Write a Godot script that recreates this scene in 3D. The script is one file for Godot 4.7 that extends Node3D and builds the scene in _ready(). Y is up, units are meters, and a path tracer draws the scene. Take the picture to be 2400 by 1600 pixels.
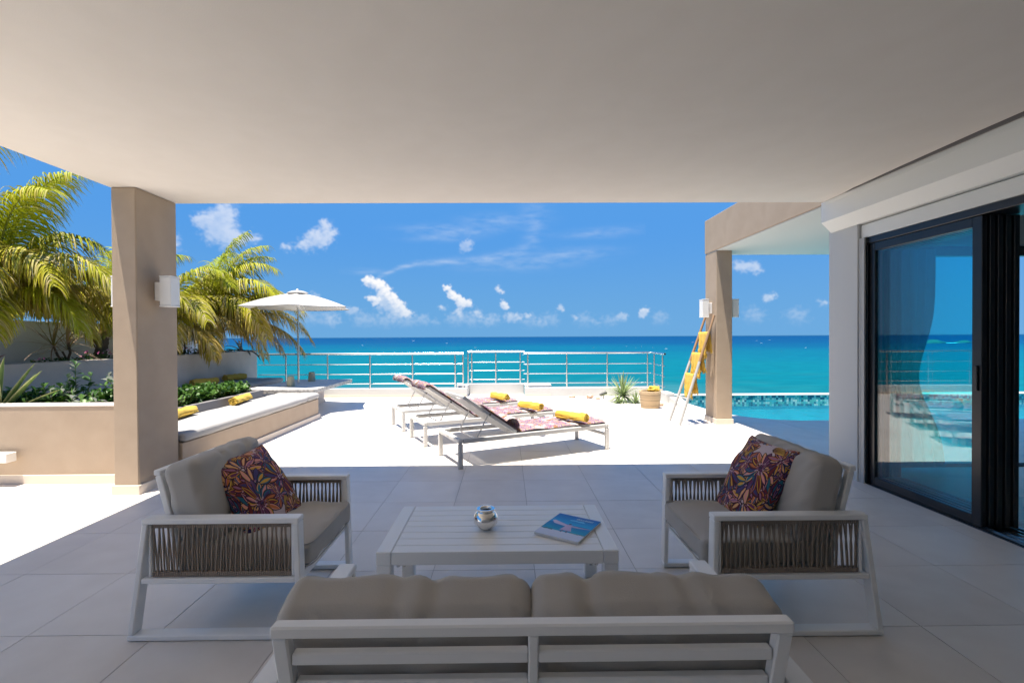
extends Node3D

var names := {}
var M := {}
var tex := {}
var rng := RandomNumberGenerator.new()


# ---------------------------------------------------------------- mesh builder
class MB:
	var v := PackedVector3Array()
	var n := PackedVector3Array()
	var uv := PackedVector2Array()
	var c := PackedColorArray()
	var idx := PackedInt32Array()
	var T := Transform3D()
	var col := Color(1, 1, 1)
	var colored := false

	func vert(p: Vector3, nn := Vector3.UP, u := Vector2.ZERO) -> int:
		v.append(T * p)
		n.append((T.basis * nn).normalized())
		uv.append(u)
		c.append(col)
		return v.size() - 1

	# corners counter-clockwise as seen from outside
	func quad(a: Vector3, b: Vector3, cc: Vector3, d: Vector3) -> void:
		var nn := (b - a).cross(d - a)
		if nn.length_squared() < 1e-16:
			nn = (cc - b).cross(d - b)
		nn = nn.normalized()
		var i := vert(a, nn, Vector2(0, 1))
		vert(b, nn, Vector2(1, 1))
		vert(cc, nn, Vector2(1, 0))
		vert(d, nn, Vector2(0, 0))
		idx.append_array(PackedInt32Array([i, i + 2, i + 1, i, i + 3, i + 2]))

	func tri(a: Vector3, b: Vector3, cc: Vector3) -> void:
		var nn := (b - a).cross(cc - a).normalized()
		var i := vert(a, nn)
		vert(b, nn)
		vert(cc, nn)
		idx.append_array(PackedInt32Array([i, i + 2, i + 1]))

	func qo(a: Vector3, b: Vector3, cc: Vector3, d: Vector3, o: Vector3) -> void:
		if (b - a).cross(cc - a).dot(o) >= 0.0:
			quad(a, b, cc, d)
		else:
			quad(d, cc, b, a)

	func box(mn: Vector3, mx: Vector3, bev := 0.004) -> void:
		var ce := (mn + mx) * 0.5
		var h := (mx - mn).abs() * 0.5
		var b: float = minf(bev, minf(h.x, minf(h.y, h.z)) * 0.45)
		for a in 3:
			var j := (a + 1) % 3
			var k := (a + 2) % 3
			for s in [-1.0, 1.0]:
				var q := []
				for w in [[-1, -1], [1, -1], [1, 1], [-1, 1]]:
					var p := Vector3.ZERO
					p[a] = s * h[a]
					p[j] = w[0] * (h[j] - b)
					p[k] = w[1] * (h[k] - b)
					q.append(ce + p)
				var o := Vector3.ZERO
				o[a] = s
				qo(q[0], q[1], q[2], q[3], o)
				if b <= 0.0:
					continue
				for t in [-1.0, 1.0]:
					var e := []
					for w in [[0, -1], [1, -1], [1, 1], [0, 1]]:
						var p := Vector3.ZERO
						p[a] = s * (h[a] - (b if w[0] == 1 else 0.0))
						p[j] = t * (h[j] - (0.0 if w[0] == 1 else b))
						p[k] = w[1] * (h[k] - b)
						e.append(ce + p)
					var o2 := Vector3.ZERO
					o2[a] = s
					o2[j] = t
					qo(e[0], e[1], e[2], e[3], o2)
		if b > 0.0:
			for sx in [-1.0, 1.0]:
				for sy in [-1.0, 1.0]:
					for sz in [-1.0, 1.0]:
						var s3 := Vector3(sx, sy, sz)
						var p0 := ce + s3 * (h - Vector3(0, b, b))
						var p1 := ce + s3 * (h - Vector3(b, 0, b))
						var p2 := ce + s3 * (h - Vector3(b, b, 0))
						if (p1 - p0).cross(p2 - p0).dot(s3) > 0:
							tri(p0, p1, p2)
						else:
							tri(p0, p2, p1)

	# a bar of rectangular section (w along side, t along up) from p to q
	func bar(p: Vector3, q: Vector3, w: float, t: float, up := Vector3.UP, bev := 0.004) -> void:
		var keep := T
		var z := (q - p).normalized()
		var x := up.cross(z).normalized()
		var y := z.cross(x)
		T = keep * Transform3D(Basis(x, y, z), (p + q) * 0.5)
		var l := (q - p).length() * 0.5
		box(Vector3(-w / 2, -t / 2, -l), Vector3(w / 2, t / 2, l), bev)
		T = keep

	# rows of points; wrap joins the last column with the first. Outside is along d(row) x d(column)
	func grid(rows: Array, wrap := false, uvs := [], flip := false) -> void:
		var start := v.size()
		var ti := idx.size()
		var w: int = rows[0].size()
		for r in rows.size():
			for k in w:
				vert(rows[r][k], Vector3.UP, uvs[r][k] if uvs.size() else Vector2(float(k) / (w - 1), float(r) / (rows.size() - 1)))
		for r in rows.size() - 1:
			for k in (w if wrap else w - 1):
				var k2 := (k + 1) % w
				var a := start + r * w + k
				var b := start + (r + 1) * w + k
				var cc := start + (r + 1) * w + k2
				var d := start + r * w + k2
				if flip:
					idx.append_array(PackedInt32Array([a, b, cc, a, cc, d]))
				else:
					idx.append_array(PackedInt32Array([a, cc, b, a, d, cc]))
		smooth(start, ti)

	func smooth(start: int, ti: int) -> void:
		var acc := {}
		for t in range(ti, idx.size(), 3):
			var a := v[idx[t]]
			var b := v[idx[t + 1]]
			var d := v[idx[t + 2]]
			var nn := (d - a).cross(b - a)
			for p in [a, b, d]:
				var key := Vector3i((p * 20000.0).round())
				acc[key] = acc.get(key, Vector3.ZERO) + nn
		for i in range(start, v.size()):
			var nn: Vector3 = acc.get(Vector3i((v[i] * 20000.0).round()), Vector3.UP)
			if nn.length_squared() > 0.0:
				n[i] = nn.normalized()

	func tube(pts: Array, r, sides := 8, cap := true) -> void:
		var rows := []
		var x := Vector3.ZERO
		for i in pts.size():
			var z: Vector3 = (pts[mini(i + 1, pts.size() - 1)] - pts[maxi(i - 1, 0)]).normalized()
			if i == 0:
				x = (Vector3.UP if absf(z.y) < 0.9 else Vector3.RIGHT).cross(z).normalized()
			else:
				x = (x - z * x.dot(z)).normalized()
			var y := z.cross(x)
			var rr: float = r[i] if r is Array else r
			var row := []
			for k in sides:
				var a := TAU * k / sides
				row.append(pts[i] + (x * cos(a) + y * sin(a)) * rr)
			rows.append(row)
		grid(rows, true, [], true)
		if cap:
			for e in [0, rows.size() - 1]:
				var nn: Vector3 = (pts[0] - pts[1]) if e == 0 else (pts[-1] - pts[-2])
				for k in range(1, sides - 1):
					var a: Vector3 = rows[e][0]
					var b: Vector3 = rows[e][k]
					var d: Vector3 = rows[e][k + 1]
					if (b - a).cross(d - a).dot(nn) > 0:
						tri(a, b, d)
					else:
						tri(a, d, b)

	# profile of Vector2(radius, height)
	func lathe(pr: Array, sides := 24) -> void:
		var rows := []
		for p in pr:
			var row := []
			for k in sides:
				var a := TAU * k / sides
				row.append(Vector3(cos(a) * p.x, p.y, sin(a) * p.x))
			rows.append(row)
		grid(rows, true)

	# polygon in (x, y), extruded along z from z0 to z1
	func prism(poly: PackedVector2Array, z0: float, z1: float) -> void:
		if Geometry2D.is_polygon_clockwise(poly):
			poly.reverse()
		# is_polygon_clockwise speaks of y pointing down
		var area := 0.0
		for i in poly.size():
			area += poly[i].cross(poly[(i + 1) % poly.size()])
		if area < 0:
			poly.reverse()
		for i in poly.size():
			var a := poly[i]
			var b := poly[(i + 1) % poly.size()]
			quad(Vector3(a.x, a.y, z1), Vector3(a.x, a.y, z0), Vector3(b.x, b.y, z0), Vector3(b.x, b.y, z1))
		var t := Geometry2D.triangulate_polygon(poly)
		for i in range(0, t.size(), 3):
			var p := [poly[t[i]], poly[t[i + 1]], poly[t[i + 2]]]
			if (p[1] - p[0]).cross(p[2] - p[0]) < 0:
				p = [p[0], p[2], p[1]]
			tri(Vector3(p[0].x, p[0].y, z1), Vector3(p[1].x, p[1].y, z1), Vector3(p[2].x, p[2].y, z1))
			tri(Vector3(p[0].x, p[0].y, z0), Vector3(p[2].x, p[2].y, z0), Vector3(p[1].x, p[1].y, z0))

	# a stuffed box: half sizes h, edge radius r, puff of the two faces across y, wrinkle noise
	func cushion(h: Vector3, r: float, puff: float, noise: FastNoiseLite, amp: float, N := 18, creases := []) -> void:
		var start := v.size()
		var ti := idx.size()
		var inner := h - Vector3(r, r, r)
		for a in 3:
			var j := (a + 1) % 3
			var k := (a + 2) % 3
			for s in [-1.0, 1.0]:
				var i0 := v.size()
				for iy in N + 1:
					for ix in N + 1:
						var p := Vector3.ZERO
						p[a] = s * h[a]
						p[j] = sin((2.0 * ix / N - 1.0) * PI / 2) * h[j]
						p[k] = sin((2.0 * iy / N - 1.0) * PI / 2) * h[k]
						var q := p.clamp(-inner, inner)
						var dir := (p - q)
						dir = dir.normalized() if dir.length() > 1e-6 else Vector3.ZERO
						var o := q + dir * r
						var fx := clampf(1.0 - pow(absf(o.x / h.x), 2.6), 0, 1)
						var fz := clampf(1.0 - pow(absf(o.z / h.z), 2.6), 0, 1)
						var w := noise.get_noise_3dv(T.origin * 3.0 + o * Vector3(1, 1, 1)) * amp
						var fold := pow(maxf(1.0 - absf(noise.get_noise_3d(o.x * 1.1 + 31 + o.z * 0.9, o.z * 0.35, T.origin.x * 5)) * 3.0, 0.0), 2.0) * amp * 1.1
						var share := smoothstep(0.1, 1.0, absf(o.y) / h.y)
						var dy := signf(o.y) * (puff * fx * fz + (w - fold)) * share
						o.x += w * 0.7 * signf(o.x) * smoothstep(0.6, 1.0, absf(o.x / h.x))
						o.z += (w * 0.9 - fold * 0.5) * signf(o.z) * smoothstep(0.5, 1.0, absf(o.z / h.z))
						o.y += dy
						for cr in creases:     # [x at the top, slant, half width, depth, reach]
							var near: float = (o.x - cr[0] - cr[1] * (o.z + h.z)) / (cr[2] * (1.0 + 1.5 * (o.z + h.z) / h.z))
							var dent: float = exp(-near * near) * cr[3] * smoothstep(cr[4], 0.0, (o.z + h.z) / h.z)
							o.z += dent * smoothstep(0.0, -0.9, o.z / h.z) * 0.9
							o.y -= signf(o.y) * dent * share
							o.z -= exp(-pow(near - 1.9, 2)) * cr[3] * 0.5 * smoothstep(0.0, -0.9, o.z / h.z)
						vert(o, Vector3.UP, Vector2(float(ix) / N, float(iy) / N))
				for iy in N:
					for ix in N:
						var b := i0 + iy * (N + 1) + ix
						var q4 := [b, b + 1, b + N + 2, b + N + 1]
						if s > 0:
							idx.append_array(PackedInt32Array([q4[0], q4[2], q4[1], q4[0], q4[3], q4[2]]))
						else:
							idx.append_array(PackedInt32Array([q4[0], q4[1], q4[2], q4[0], q4[2], q4[3]]))
		smooth(start, ti)

	# a scatter cushion with pointed corners lying in the plane x, z
	func pillow(w: float, t: float, noise: FastNoiseLite, N := 22) -> void:
		var start := v.size()
		var ti := idx.size()
		for s in [-1.0, 1.0]:
			var rows := []
			for iy in N + 1:
				var row := []
				for ix in N + 1:
					var a := sin((2.0 * ix / N - 1.0) * PI / 2)
					var b := sin((2.0 * iy / N - 1.0) * PI / 2)
					var pin := 0.075
					var x := a * w / 2 * (1.0 - pin * (1.0 - b * b) * pow(absf(a), 3))
					var z := b * w / 2 * (1.0 - pin * (1.0 - a * a) * pow(absf(b), 3))
					var d := pow(clampf((1.0 - a * a) * (1.0 - b * b), 0, 1), 0.42)
					var y: float = s * (d * t / 2 + noise.get_noise_3d(x, z, s) * 0.014 * minf(d * 3.0, 1.0))
					row.append(Vector3(x, y, z))
				rows.append(row)
			grid(rows, false, [], s > 0)
		smooth(start, ti)

	func mesh() -> ArrayMesh:
		var arr := []
		arr.resize(Mesh.ARRAY_MAX)
		arr[Mesh.ARRAY_VERTEX] = v
		arr[Mesh.ARRAY_NORMAL] = n
		arr[Mesh.ARRAY_TEX_UV] = uv
		if colored:
			arr[Mesh.ARRAY_COLOR] = c
		arr[Mesh.ARRAY_INDEX] = idx
		var m := ArrayMesh.new()
		m.add_surface_from_arrays(Mesh.PRIMITIVE_TRIANGLES, arr)
		return m


# ---------------------------------------------------------------- nodes
func numbered(parent: Node, called: String) -> String:
	var key := "%d/%s" % [parent.get_instance_id(), called]
	var k: int = names.get(key, 0)
	names[key] = k + 1
	return called if k == 0 else "%s_%03d" % [called, k]


func put(called: String, m, material: Material, parent: Node = self, xf := Transform3D()) -> MeshInstance3D:
	var o := MeshInstance3D.new()
	o.name = numbered(parent, called)
	o.mesh = m.mesh() if m is MB else m
	o.material_override = material
	o.transform = xf
	parent.add_child(o, true)
	return o


func thing(called: String, at := Vector3.ZERO, turn := 0.0) -> Node3D:
	var o := Node3D.new()
	o.name = numbered(self, called)
	add_child(o, true)
	o.position = at
	o.rotation.y = turn
	return o


func tag(o: Node, label: String, category: String, group := "") -> Node:
	o.set_meta("label", label)
	o.set_meta("category", category)
	if group != "":
		o.set_meta("group", group)
	return o


func again(o: Node3D, at: Vector3, turn: float, label: String, group := "") -> Node3D:
	var called := String(o.name).rstrip("0123456789").rstrip("_")
	var r: Node3D = o.duplicate()
	r.name = numbered(self, called)
	add_child(r, true)
	r.position = at
	r.rotation.y = turn
	r.set_meta("label", label)
	if group != "":
		r.set_meta("group", group)
	return r


func kind(o: Node, k: String) -> Node:
	o.set_meta("kind", k)
	return o


func many(called: String, m: Mesh, material: Material, where: Array, parent: Node = self, colors := []) -> MultiMeshInstance3D:
	var mm := MultiMesh.new()
	mm.transform_format = MultiMesh.TRANSFORM_3D
	mm.use_colors = colors.size() > 0
	mm.mesh = m
	mm.instance_count = where.size()
	for i in where.size():
		mm.set_instance_transform(i, where[i])
		if colors.size():
			mm.set_instance_color(i, colors[i])
	var o := MultiMeshInstance3D.new()
	o.name = numbered(parent, called)
	o.multimesh = mm
	o.material_override = material
	parent.add_child(o, true)
	o.set_meta("kind", "stuff")
	return o


# x across, y up, d metres in front of the camera
func P(x: float, y: float, d: float) -> Vector3:
	return Vector3(x, y, -d)


func slab(x0: float, x1: float, y0: float, y1: float, d0: float, d1: float, bev := 0.004) -> MB:
	var m := MB.new()
	m.box(Vector3(x0, y0, -d1), Vector3(x1, y1, -d0), bev)
	return m


# ---------------------------------------------------------------- materials
func noise_tex(type: int, freq: float, oct: int, size := 512, seed_ := 1) -> NoiseTexture2D:
	var f := FastNoiseLite.new()
	f.noise_type = type
	f.frequency = freq
	f.fractal_octaves = oct
	f.seed = seed_
	var t := NoiseTexture2D.new()
	t.width = size
	t.height = size
	t.seamless = true
	t.noise = f
	return t


func ramp_tex(base: NoiseTexture2D, a: Color, b: Color) -> NoiseTexture2D:
	var t: NoiseTexture2D = base.duplicate()
	var g := Gradient.new()
	g.set_color(0, a)
	g.set_color(1, b)
	t.color_ramp = g
	return t


func mk(called: String, r: float, g: float, b: float, rough := 0.6, metal := 0.0) -> StandardMaterial3D:
	var m := StandardMaterial3D.new()
	m.resource_name = called
	m.albedo_color = Color(r, g, b).linear_to_srgb()   # given as linear, real-world base colours
	m.roughness = rough
	m.metallic = metal
	M[called] = m
	return m


func relief(m: StandardMaterial3D, t: Texture2D, cm: float, scale: float, world := true) -> void:
	m.heightmap_enabled = true
	m.heightmap_texture = t
	m.heightmap_scale = cm
	tri_map(m, scale, world)


func tri_map(m: StandardMaterial3D, scale: float, world := true) -> void:
	m.uv1_triplanar = true
	m.uv1_world_triplanar = world
	m.uv1_scale = Vector3(scale, scale, scale)


func leafy(m: StandardMaterial3D) -> StandardMaterial3D:
	m.vertex_color_use_as_albedo = true
	m.backlight_enabled = true
	m.backlight = Color(0.6, 0.6, 0.6)
	m.cull_mode = BaseMaterial3D.CULL_DISABLED
	return m


func materials() -> void:
	tex.grain = noise_tex(FastNoiseLite.TYPE_SIMPLEX, 0.13, 3, 1024, 3)
	tex.blotch = noise_tex(FastNoiseLite.TYPE_SIMPLEX_SMOOTH, 0.006, 5, 512, 7)
	tex.weave = noise_tex(FastNoiseLite.TYPE_VALUE, 0.25, 2, 256, 5)
	var soft := ramp_tex(tex.blotch, Color(0.955, 0.95, 0.945), Color(1, 1, 1))
	var m := mk("stucco", 0.415, 0.325, 0.242, 0.85)
	m.albedo_texture = soft
	relief(m, tex.grain, 0.13, 0.91)
	m = mk("ceiling", 0.72, 0.675, 0.625, 0.9)
	m.albedo_texture = ramp_tex(tex.blotch, Color(0.982, 0.98, 0.977), Color(1, 1, 1))
	relief(m, tex.grain, 0.025, 0.83)
	m = mk("white_wall", 0.55, 0.55, 0.535, 0.8)
	relief(m, tex.grain, 0.08, 0.9)
	m = mk("boundary", 0.82, 0.82, 0.82, 0.85)
	m = mk("garden_wall", 0.66, 0.62, 0.58, 0.85)
	m.albedo_texture = soft
	relief(m, tex.grain, 0.3, 1.2)
	m = mk("greige_wall", 0.66, 0.575, 0.52, 0.85)
	m.albedo_texture = soft
	relief(m, tex.grain, 0.15, 0.9)
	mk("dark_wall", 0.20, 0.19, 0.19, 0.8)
	mk("plinth", 0.66, 0.57, 0.48, 0.6)
	m = mk("cap", 0.72, 0.66, 0.6, 0.6)
	for i in 3:
		m = mk("tile%d" % i, 0.81 - 0.015 * i, 0.76 - 0.018 * i, 0.705 - 0.02 * i, 0.42)
		m.albedo_texture = soft
		tri_map(m, 0.6 + 0.17 * i)
	mk("grout", 0.42, 0.38, 0.34, 0.9)
	mk("alu", 0.85, 0.85, 0.84, 0.35)
	mk("ladder_paint", 0.40, 0.40, 0.395, 0.5)
	mk("lounger_alu", 0.54, 0.54, 0.535, 0.4)
	mk("white_plastic", 0.80, 0.80, 0.79, 0.4)
	mk("shutter", 0.74, 0.74, 0.71, 0.45)
	mk("guide_grey", 0.42, 0.41, 0.39, 0.5)
	mk("steel", 0.72, 0.72, 0.71, 0.22, 1.0)
	mk("black_frame", 0.014, 0.013, 0.015, 0.3)
	mk("dark_metal", 0.05, 0.05, 0.05, 0.4, 0.5)
	m = mk("sofa_fabric", 0.43, 0.405, 0.372, 0.9)
	relief(m, tex.weave, 0.06, 9.0, false)
	m.rim_enabled = true
	m.rim = 0.25
	m = mk("bench_fabric", 0.36, 0.355, 0.35, 0.9)
	relief(m, tex.weave, 0.06, 8.0)
	m = mk("rope", 0.29, 0.235, 0.19, 0.85)
	m = mk("towel", 0.66, 0.43, 0.06, 0.95)
	relief(m, tex.weave, 0.5, 7.0, false)
	m.rim_enabled = true
	m.rim = 0.4
	m = mk("canvas", 0.42, 0.405, 0.385, 0.85)
	m.backlight_enabled = true
	m.backlight = Color(0.35, 0.35, 0.35)
	m = mk("sling", 0.5, 0.5, 0.495, 0.7)
	m.transparency = BaseMaterial3D.TRANSPARENCY_ALPHA
	m.albedo_color.a = 0.9
	m = mk("wood", 0.50, 0.33, 0.20, 0.7)
	m.albedo_texture = ramp_tex(tex.grain, Color(0.6, 0.55, 0.5), Color(1, 1, 1))
	tri_map(m, 2.0, false)
	m.uv1_scale = Vector3(8, 0.6, 8)
	m = mk("wicker", 0.62, 0.47, 0.30, 0.8)
	m.vertex_color_use_as_albedo = true
	mk("chrome", 0.86, 0.85, 0.83, 0.09, 1.0)
	mk("ash", 0.06, 0.055, 0.05, 0.95)
	m = mk("ceramic", 0.42, 0.39, 0.26, 0.5)
	mk("paper", 0.78, 0.77, 0.76, 0.6)
	mk("ink", 0.86, 0.9, 0.93, 0.5)
	mk("soil", 0.07, 0.05, 0.035, 0.95)
	m = mk("bark", 0.20, 0.15, 0.10, 0.95)
	relief(m, tex.grain, 1.5, 3.0)
	mk("stem_green", 0.16, 0.20, 0.05, 0.7)
	leafy(mk("frond", 1, 1, 1, 0.6))
	M.frond.metallic_specular = 0.3
	leafy(mk("leaf", 1, 1, 1, 0.42))
	M.leaf.metallic_specular = 0.38
	m = mk("agave", 0.10, 0.13, 0.13, 0.5)
	leafy(mk("petal", 1, 1, 1, 0.6))
	m = mk("pool_paint", 0.004, 0.50, 0.58, 0.6)
	m.albedo_texture = ramp_tex(tex.blotch, Color(0.75, 0.85, 0.9), Color(1, 1, 1))
	tri_map(m, 0.4)
	m = mk("mosaic", 1, 1, 1, 0.2)
	m.vertex_color_use_as_albedo = true
	m = mk("water", 0.1, 0.5, 0.6, 0.03)
	m.transparency = BaseMaterial3D.TRANSPARENCY_ALPHA
	m.albedo_color.a = 0.06
	m.metallic_specular = 0.26
	relief(m, noise_tex(FastNoiseLite.TYPE_SIMPLEX_SMOOTH, 0.012, 3, 512, 11), 1.6, 0.35)
	m = mk("sea", 1, 1, 1, 0.5)
	m.vertex_color_use_as_albedo = true
	m.albedo_texture = ramp_tex(noise_tex(FastNoiseLite.TYPE_SIMPLEX_SMOOTH, 0.02, 5, 1024, 21), Color(0.80, 0.87, 0.90), Color(1, 1, 1))
	tri_map(m, 0.02)
	m.uv1_scale = Vector3(0.006, 0.03, 0.011)
	m.metallic_specular = 0.12
	m = mk("foam", 0.8, 0.84, 0.85, 0.8)
	m = mk("rock", 0.22, 0.18, 0.14, 0.9)
	m = mk("shell", 0.62, 0.42, 0.30, 0.6)
	m = mk("pane", 0.02, 0.80, 0.90, 0.0)
	m.refraction_enabled = true
	m.refraction_scale = 0.05
	m.albedo_color.a = 0.0
	m = mk("clear_pane", 0.05, 0.25, 0.3, 0.0)
	m.transparency = BaseMaterial3D.TRANSPARENCY_ALPHA
	m.albedo_color.a = 0.02
	m = mk("curtain", 0.13, 0.135, 0.14, 0.9)
	m = mk("print", 1, 1, 1, 0.85)
	m.albedo_texture = print_texture()
	m.albedo_color = Color(0.92, 0.88, 0.88).linear_to_srgb()
	m = mk("pad_print", 1, 1, 1, 0.85)
	m.albedo_texture = print_texture(true)
	m.albedo_color = Color(0.50, 0.49, 0.485).linear_to_srgb()
	m.uv1_scale = Vector3(1.3, 4.2, 1)
	m = mk("cover", 1, 1, 1, 0.3)
	m.albedo_texture = cover_texture()


# ---------------------------------------------------------------- printed textures
func fill_poly(im: Image, pts: PackedVector2Array, col: Color) -> void:
	var s := im.get_width()
	var lo := 1e9
	var hi := -1e9
	for p in pts:
		lo = minf(lo, p.y)
		hi = maxf(hi, p.y)
	for y in range(int(ceil(lo)), int(floor(hi)) + 1):
		var xs := []
		for i in pts.size():
			var a := pts[i]
			var b := pts[(i + 1) % pts.size()]
			if (a.y <= y) != (b.y <= y):
				xs.append(a.x + (y - a.y) / (b.y - a.y) * (b.x - a.x))
		xs.sort()
		for k in range(0, xs.size() - 1, 2):
			var x0 := int(round(xs[k]))
			var w := int(round(xs[k + 1])) - x0
			var yy := posmod(y, im.get_height())
			while w > 0:
				var xx := posmod(x0, s)
				var part := mini(w, s - xx)
				im.fill_rect(Rect2i(xx, yy, part, 1), col)
				x0 += part
				w -= part


func petal(im: Image, at: Vector2, ang: float, r0: float, r1: float, w: float, cols: Array) -> void:
	var d := Vector2(cos(ang), sin(ang))
	var e := Vector2(-d.y, d.x)
	for layer in cols.size():
		var sc := 1.0 - 0.3 * layer
		var pts := PackedVector2Array()
		for side in [1.0, -1.0]:
			for i in 9:
				var t := i / 8.0 if side > 0 else 1.0 - i / 8.0
				var q := r0 + (r1 - r0) * (0.5 + (t - 0.5) * (0.97 if layer else 1.0) * (1.0 - 0.08 * layer))
				pts.append(at + d * q + e * side * w * sc * pow(sin(PI * clampf(t, 0.02, 0.98)), 0.8) * (0.7 + 0.5 * t))
		fill_poly(im, pts, cols[layer])


func print_texture(pale := false) -> ImageTexture:
	var r := RandomNumberGenerator.new()
	r.seed = 77
	var S := 768
	var im := Image.create(S, S, false, Image.FORMAT_RGB8)
	im.fill(Color(0.93, 0.90, 0.90) if pale else Color(0.80, 0.74, 0.76))
	var dark := Color(0.20, 0.10, 0.16)
	var pal := [Color(0.42, 0.20, 0.36), Color(0.62, 0.42, 0.56), Color(0.80, 0.47, 0.24), Color(0.46, 0.15, 0.17), Color(0.14, 0.42, 0.52), Color(0.86, 0.66, 0.22), Color(0.90, 0.62, 0.58), Color(0.26, 0.23, 0.45), Color(0.90, 0.70, 0.48)]
	if pale:
		dark = Color(0.52, 0.30, 0.42)
		pal = [Color(0.62, 0.50, 0.72), Color(0.80, 0.62, 0.76), Color(0.94, 0.74, 0.56), Color(0.86, 0.50, 0.56), Color(0.40, 0.55, 0.74), Color(0.93, 0.82, 0.55), Color(0.93, 0.76, 0.76), Color(0.48, 0.48, 0.72), Color(0.95, 0.88, 0.84)]
		for i in pal.size():
			pal[i] = pal[i].lerp(Color(0.95, 0.90, 0.92), 0.12)
	for k in (34 if pale else 47):
		var at := Vector2(r.randf() * S, r.randf() * S)
		if not pale:
			at = Vector2((k * 5) % 7 + r.randf_range(0.1, 0.9), (k / 7) % 7 + r.randf_range(0.1, 0.9)) * S / 7.0
		var fan := k % 4 == 1
		var n := 15 if fan else r.randi_range(13, 18)
		var a0 := r.randf() * TAU
		var big := r.randf_range(85, 150)
		for i in n:
			var a := a0 + (i * 0.105 if fan else TAU * i / n + r.randf_range(-0.08, 0.08))
			var c: Color = Color(0.85, 0.66 + r.randf_range(-0.08, 0.04), 0.22) if fan else pal[r.randi() % pal.size()]
			var c2: Color = c.lightened(0.15) if fan else pal[r.randi() % pal.size()]
			var ln := big * r.randf_range(0.8, 1.1)
			petal(im, at, a, big * 0.1, ln, big * (0.10 if fan else 0.17), [dark, c, c2])
		if not fan:
			for i in 46:
				var q := at + Vector2.from_angle(r.randf() * TAU) * sqrt(r.randf()) * big * 0.27
				petal(im, q, r.randf() * TAU, 0, big * 0.12, big * 0.03, [[dark, pal[0], pal[1], Color(0.8, 0.7, 0.72)][i % 4]])
	for k in 60:
		var at := Vector2(r.randf() * S, r.randf() * S)
		petal(im, at, r.randf() * TAU, 0, r.randf_range(30, 60), 9, [dark, pal[k % pal.size()], pal[(k * 5 + 2) % pal.size()]])
	im.generate_mipmaps()
	return ImageTexture.create_from_image(im)


func cover_texture() -> ImageTexture:
	var W := 420
	var H := 590
	var im := Image.create(W, H, false, Image.FORMAT_RGB8)
	for y in H:
		var t := float(y) / H
		var c := Color(0.02, 0.33, 0.68).lerp(Color(0.10, 0.60, 0.82), smoothstep(0.0, 0.42, t))
		if t > 0.42:
			c = Color(0.03, 0.40, 0.66).lerp(Color(0.05, 0.55, 0.66), smoothstep(0.42, 0.72, t))
		if t > 0.74:
			c = Color(0.83, 0.83, 0.88)
		im.fill_rect(Rect2i(0, y, W, 1), c)
	var r := RandomNumberGenerator.new()
	r.seed = 5
	for i in 30:      # pale cloud, shore rocks
		petal(im, Vector2(150 + r.randf() * 120, 110 + r.randf() * 26), 0, 0, 50, 8, [Color(0.45, 0.72, 0.88)])
		petal(im, Vector2(r.randf() * 90, 415 + r.randf() * 24), 0.3, 0, 30, 7, [Color(0.20, 0.42, 0.38)])
		petal(im, Vector2(260 + r.randf() * 150, 425 + r.randf() * 14), 0.2, 0, 24, 5, [Color(0.45, 0.55, 0.42)])
	var pink := Color(0.80, 0.66, 0.76)
	fill_poly(im, PackedVector2Array([Vector2(185, 250), Vector2(235, 250), Vector2(250, 330), Vector2(280, 400), Vector2(165, 405), Vector2(178, 330)]), pink)
	fill_poly(im, PackedVector2Array([Vector2(185, 255), Vector2(120, 225), Vector2(40, 190), Vector2(20, 215), Vector2(60, 275), Vector2(130, 290), Vector2(190, 300)]), pink.lightened(0.12))
	fill_poly(im, PackedVector2Array([Vector2(230, 255), Vector2(320, 262), Vector2(408, 255), Vector2(412, 268), Vector2(330, 285), Vector2(238, 300)]), pink.darkened(0.08))
	petal(im, Vector2(200, 248), -1.3, 0, 34, 13, [Color(0.30, 0.22, 0.24)])
	fill_poly(im, PackedVector2Array([Vector2(195, 400), Vector2(208, 400), Vector2(204, 452), Vector2(186, 455)]), Color(0.42, 0.36, 0.44))
	fill_poly(im, PackedVector2Array([Vector2(232, 400), Vector2(246, 398), Vector2(256, 448), Vector2(238, 452)]), Color(0.42, 0.36, 0.44))
	return ImageTexture.create_from_image(im)


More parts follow.
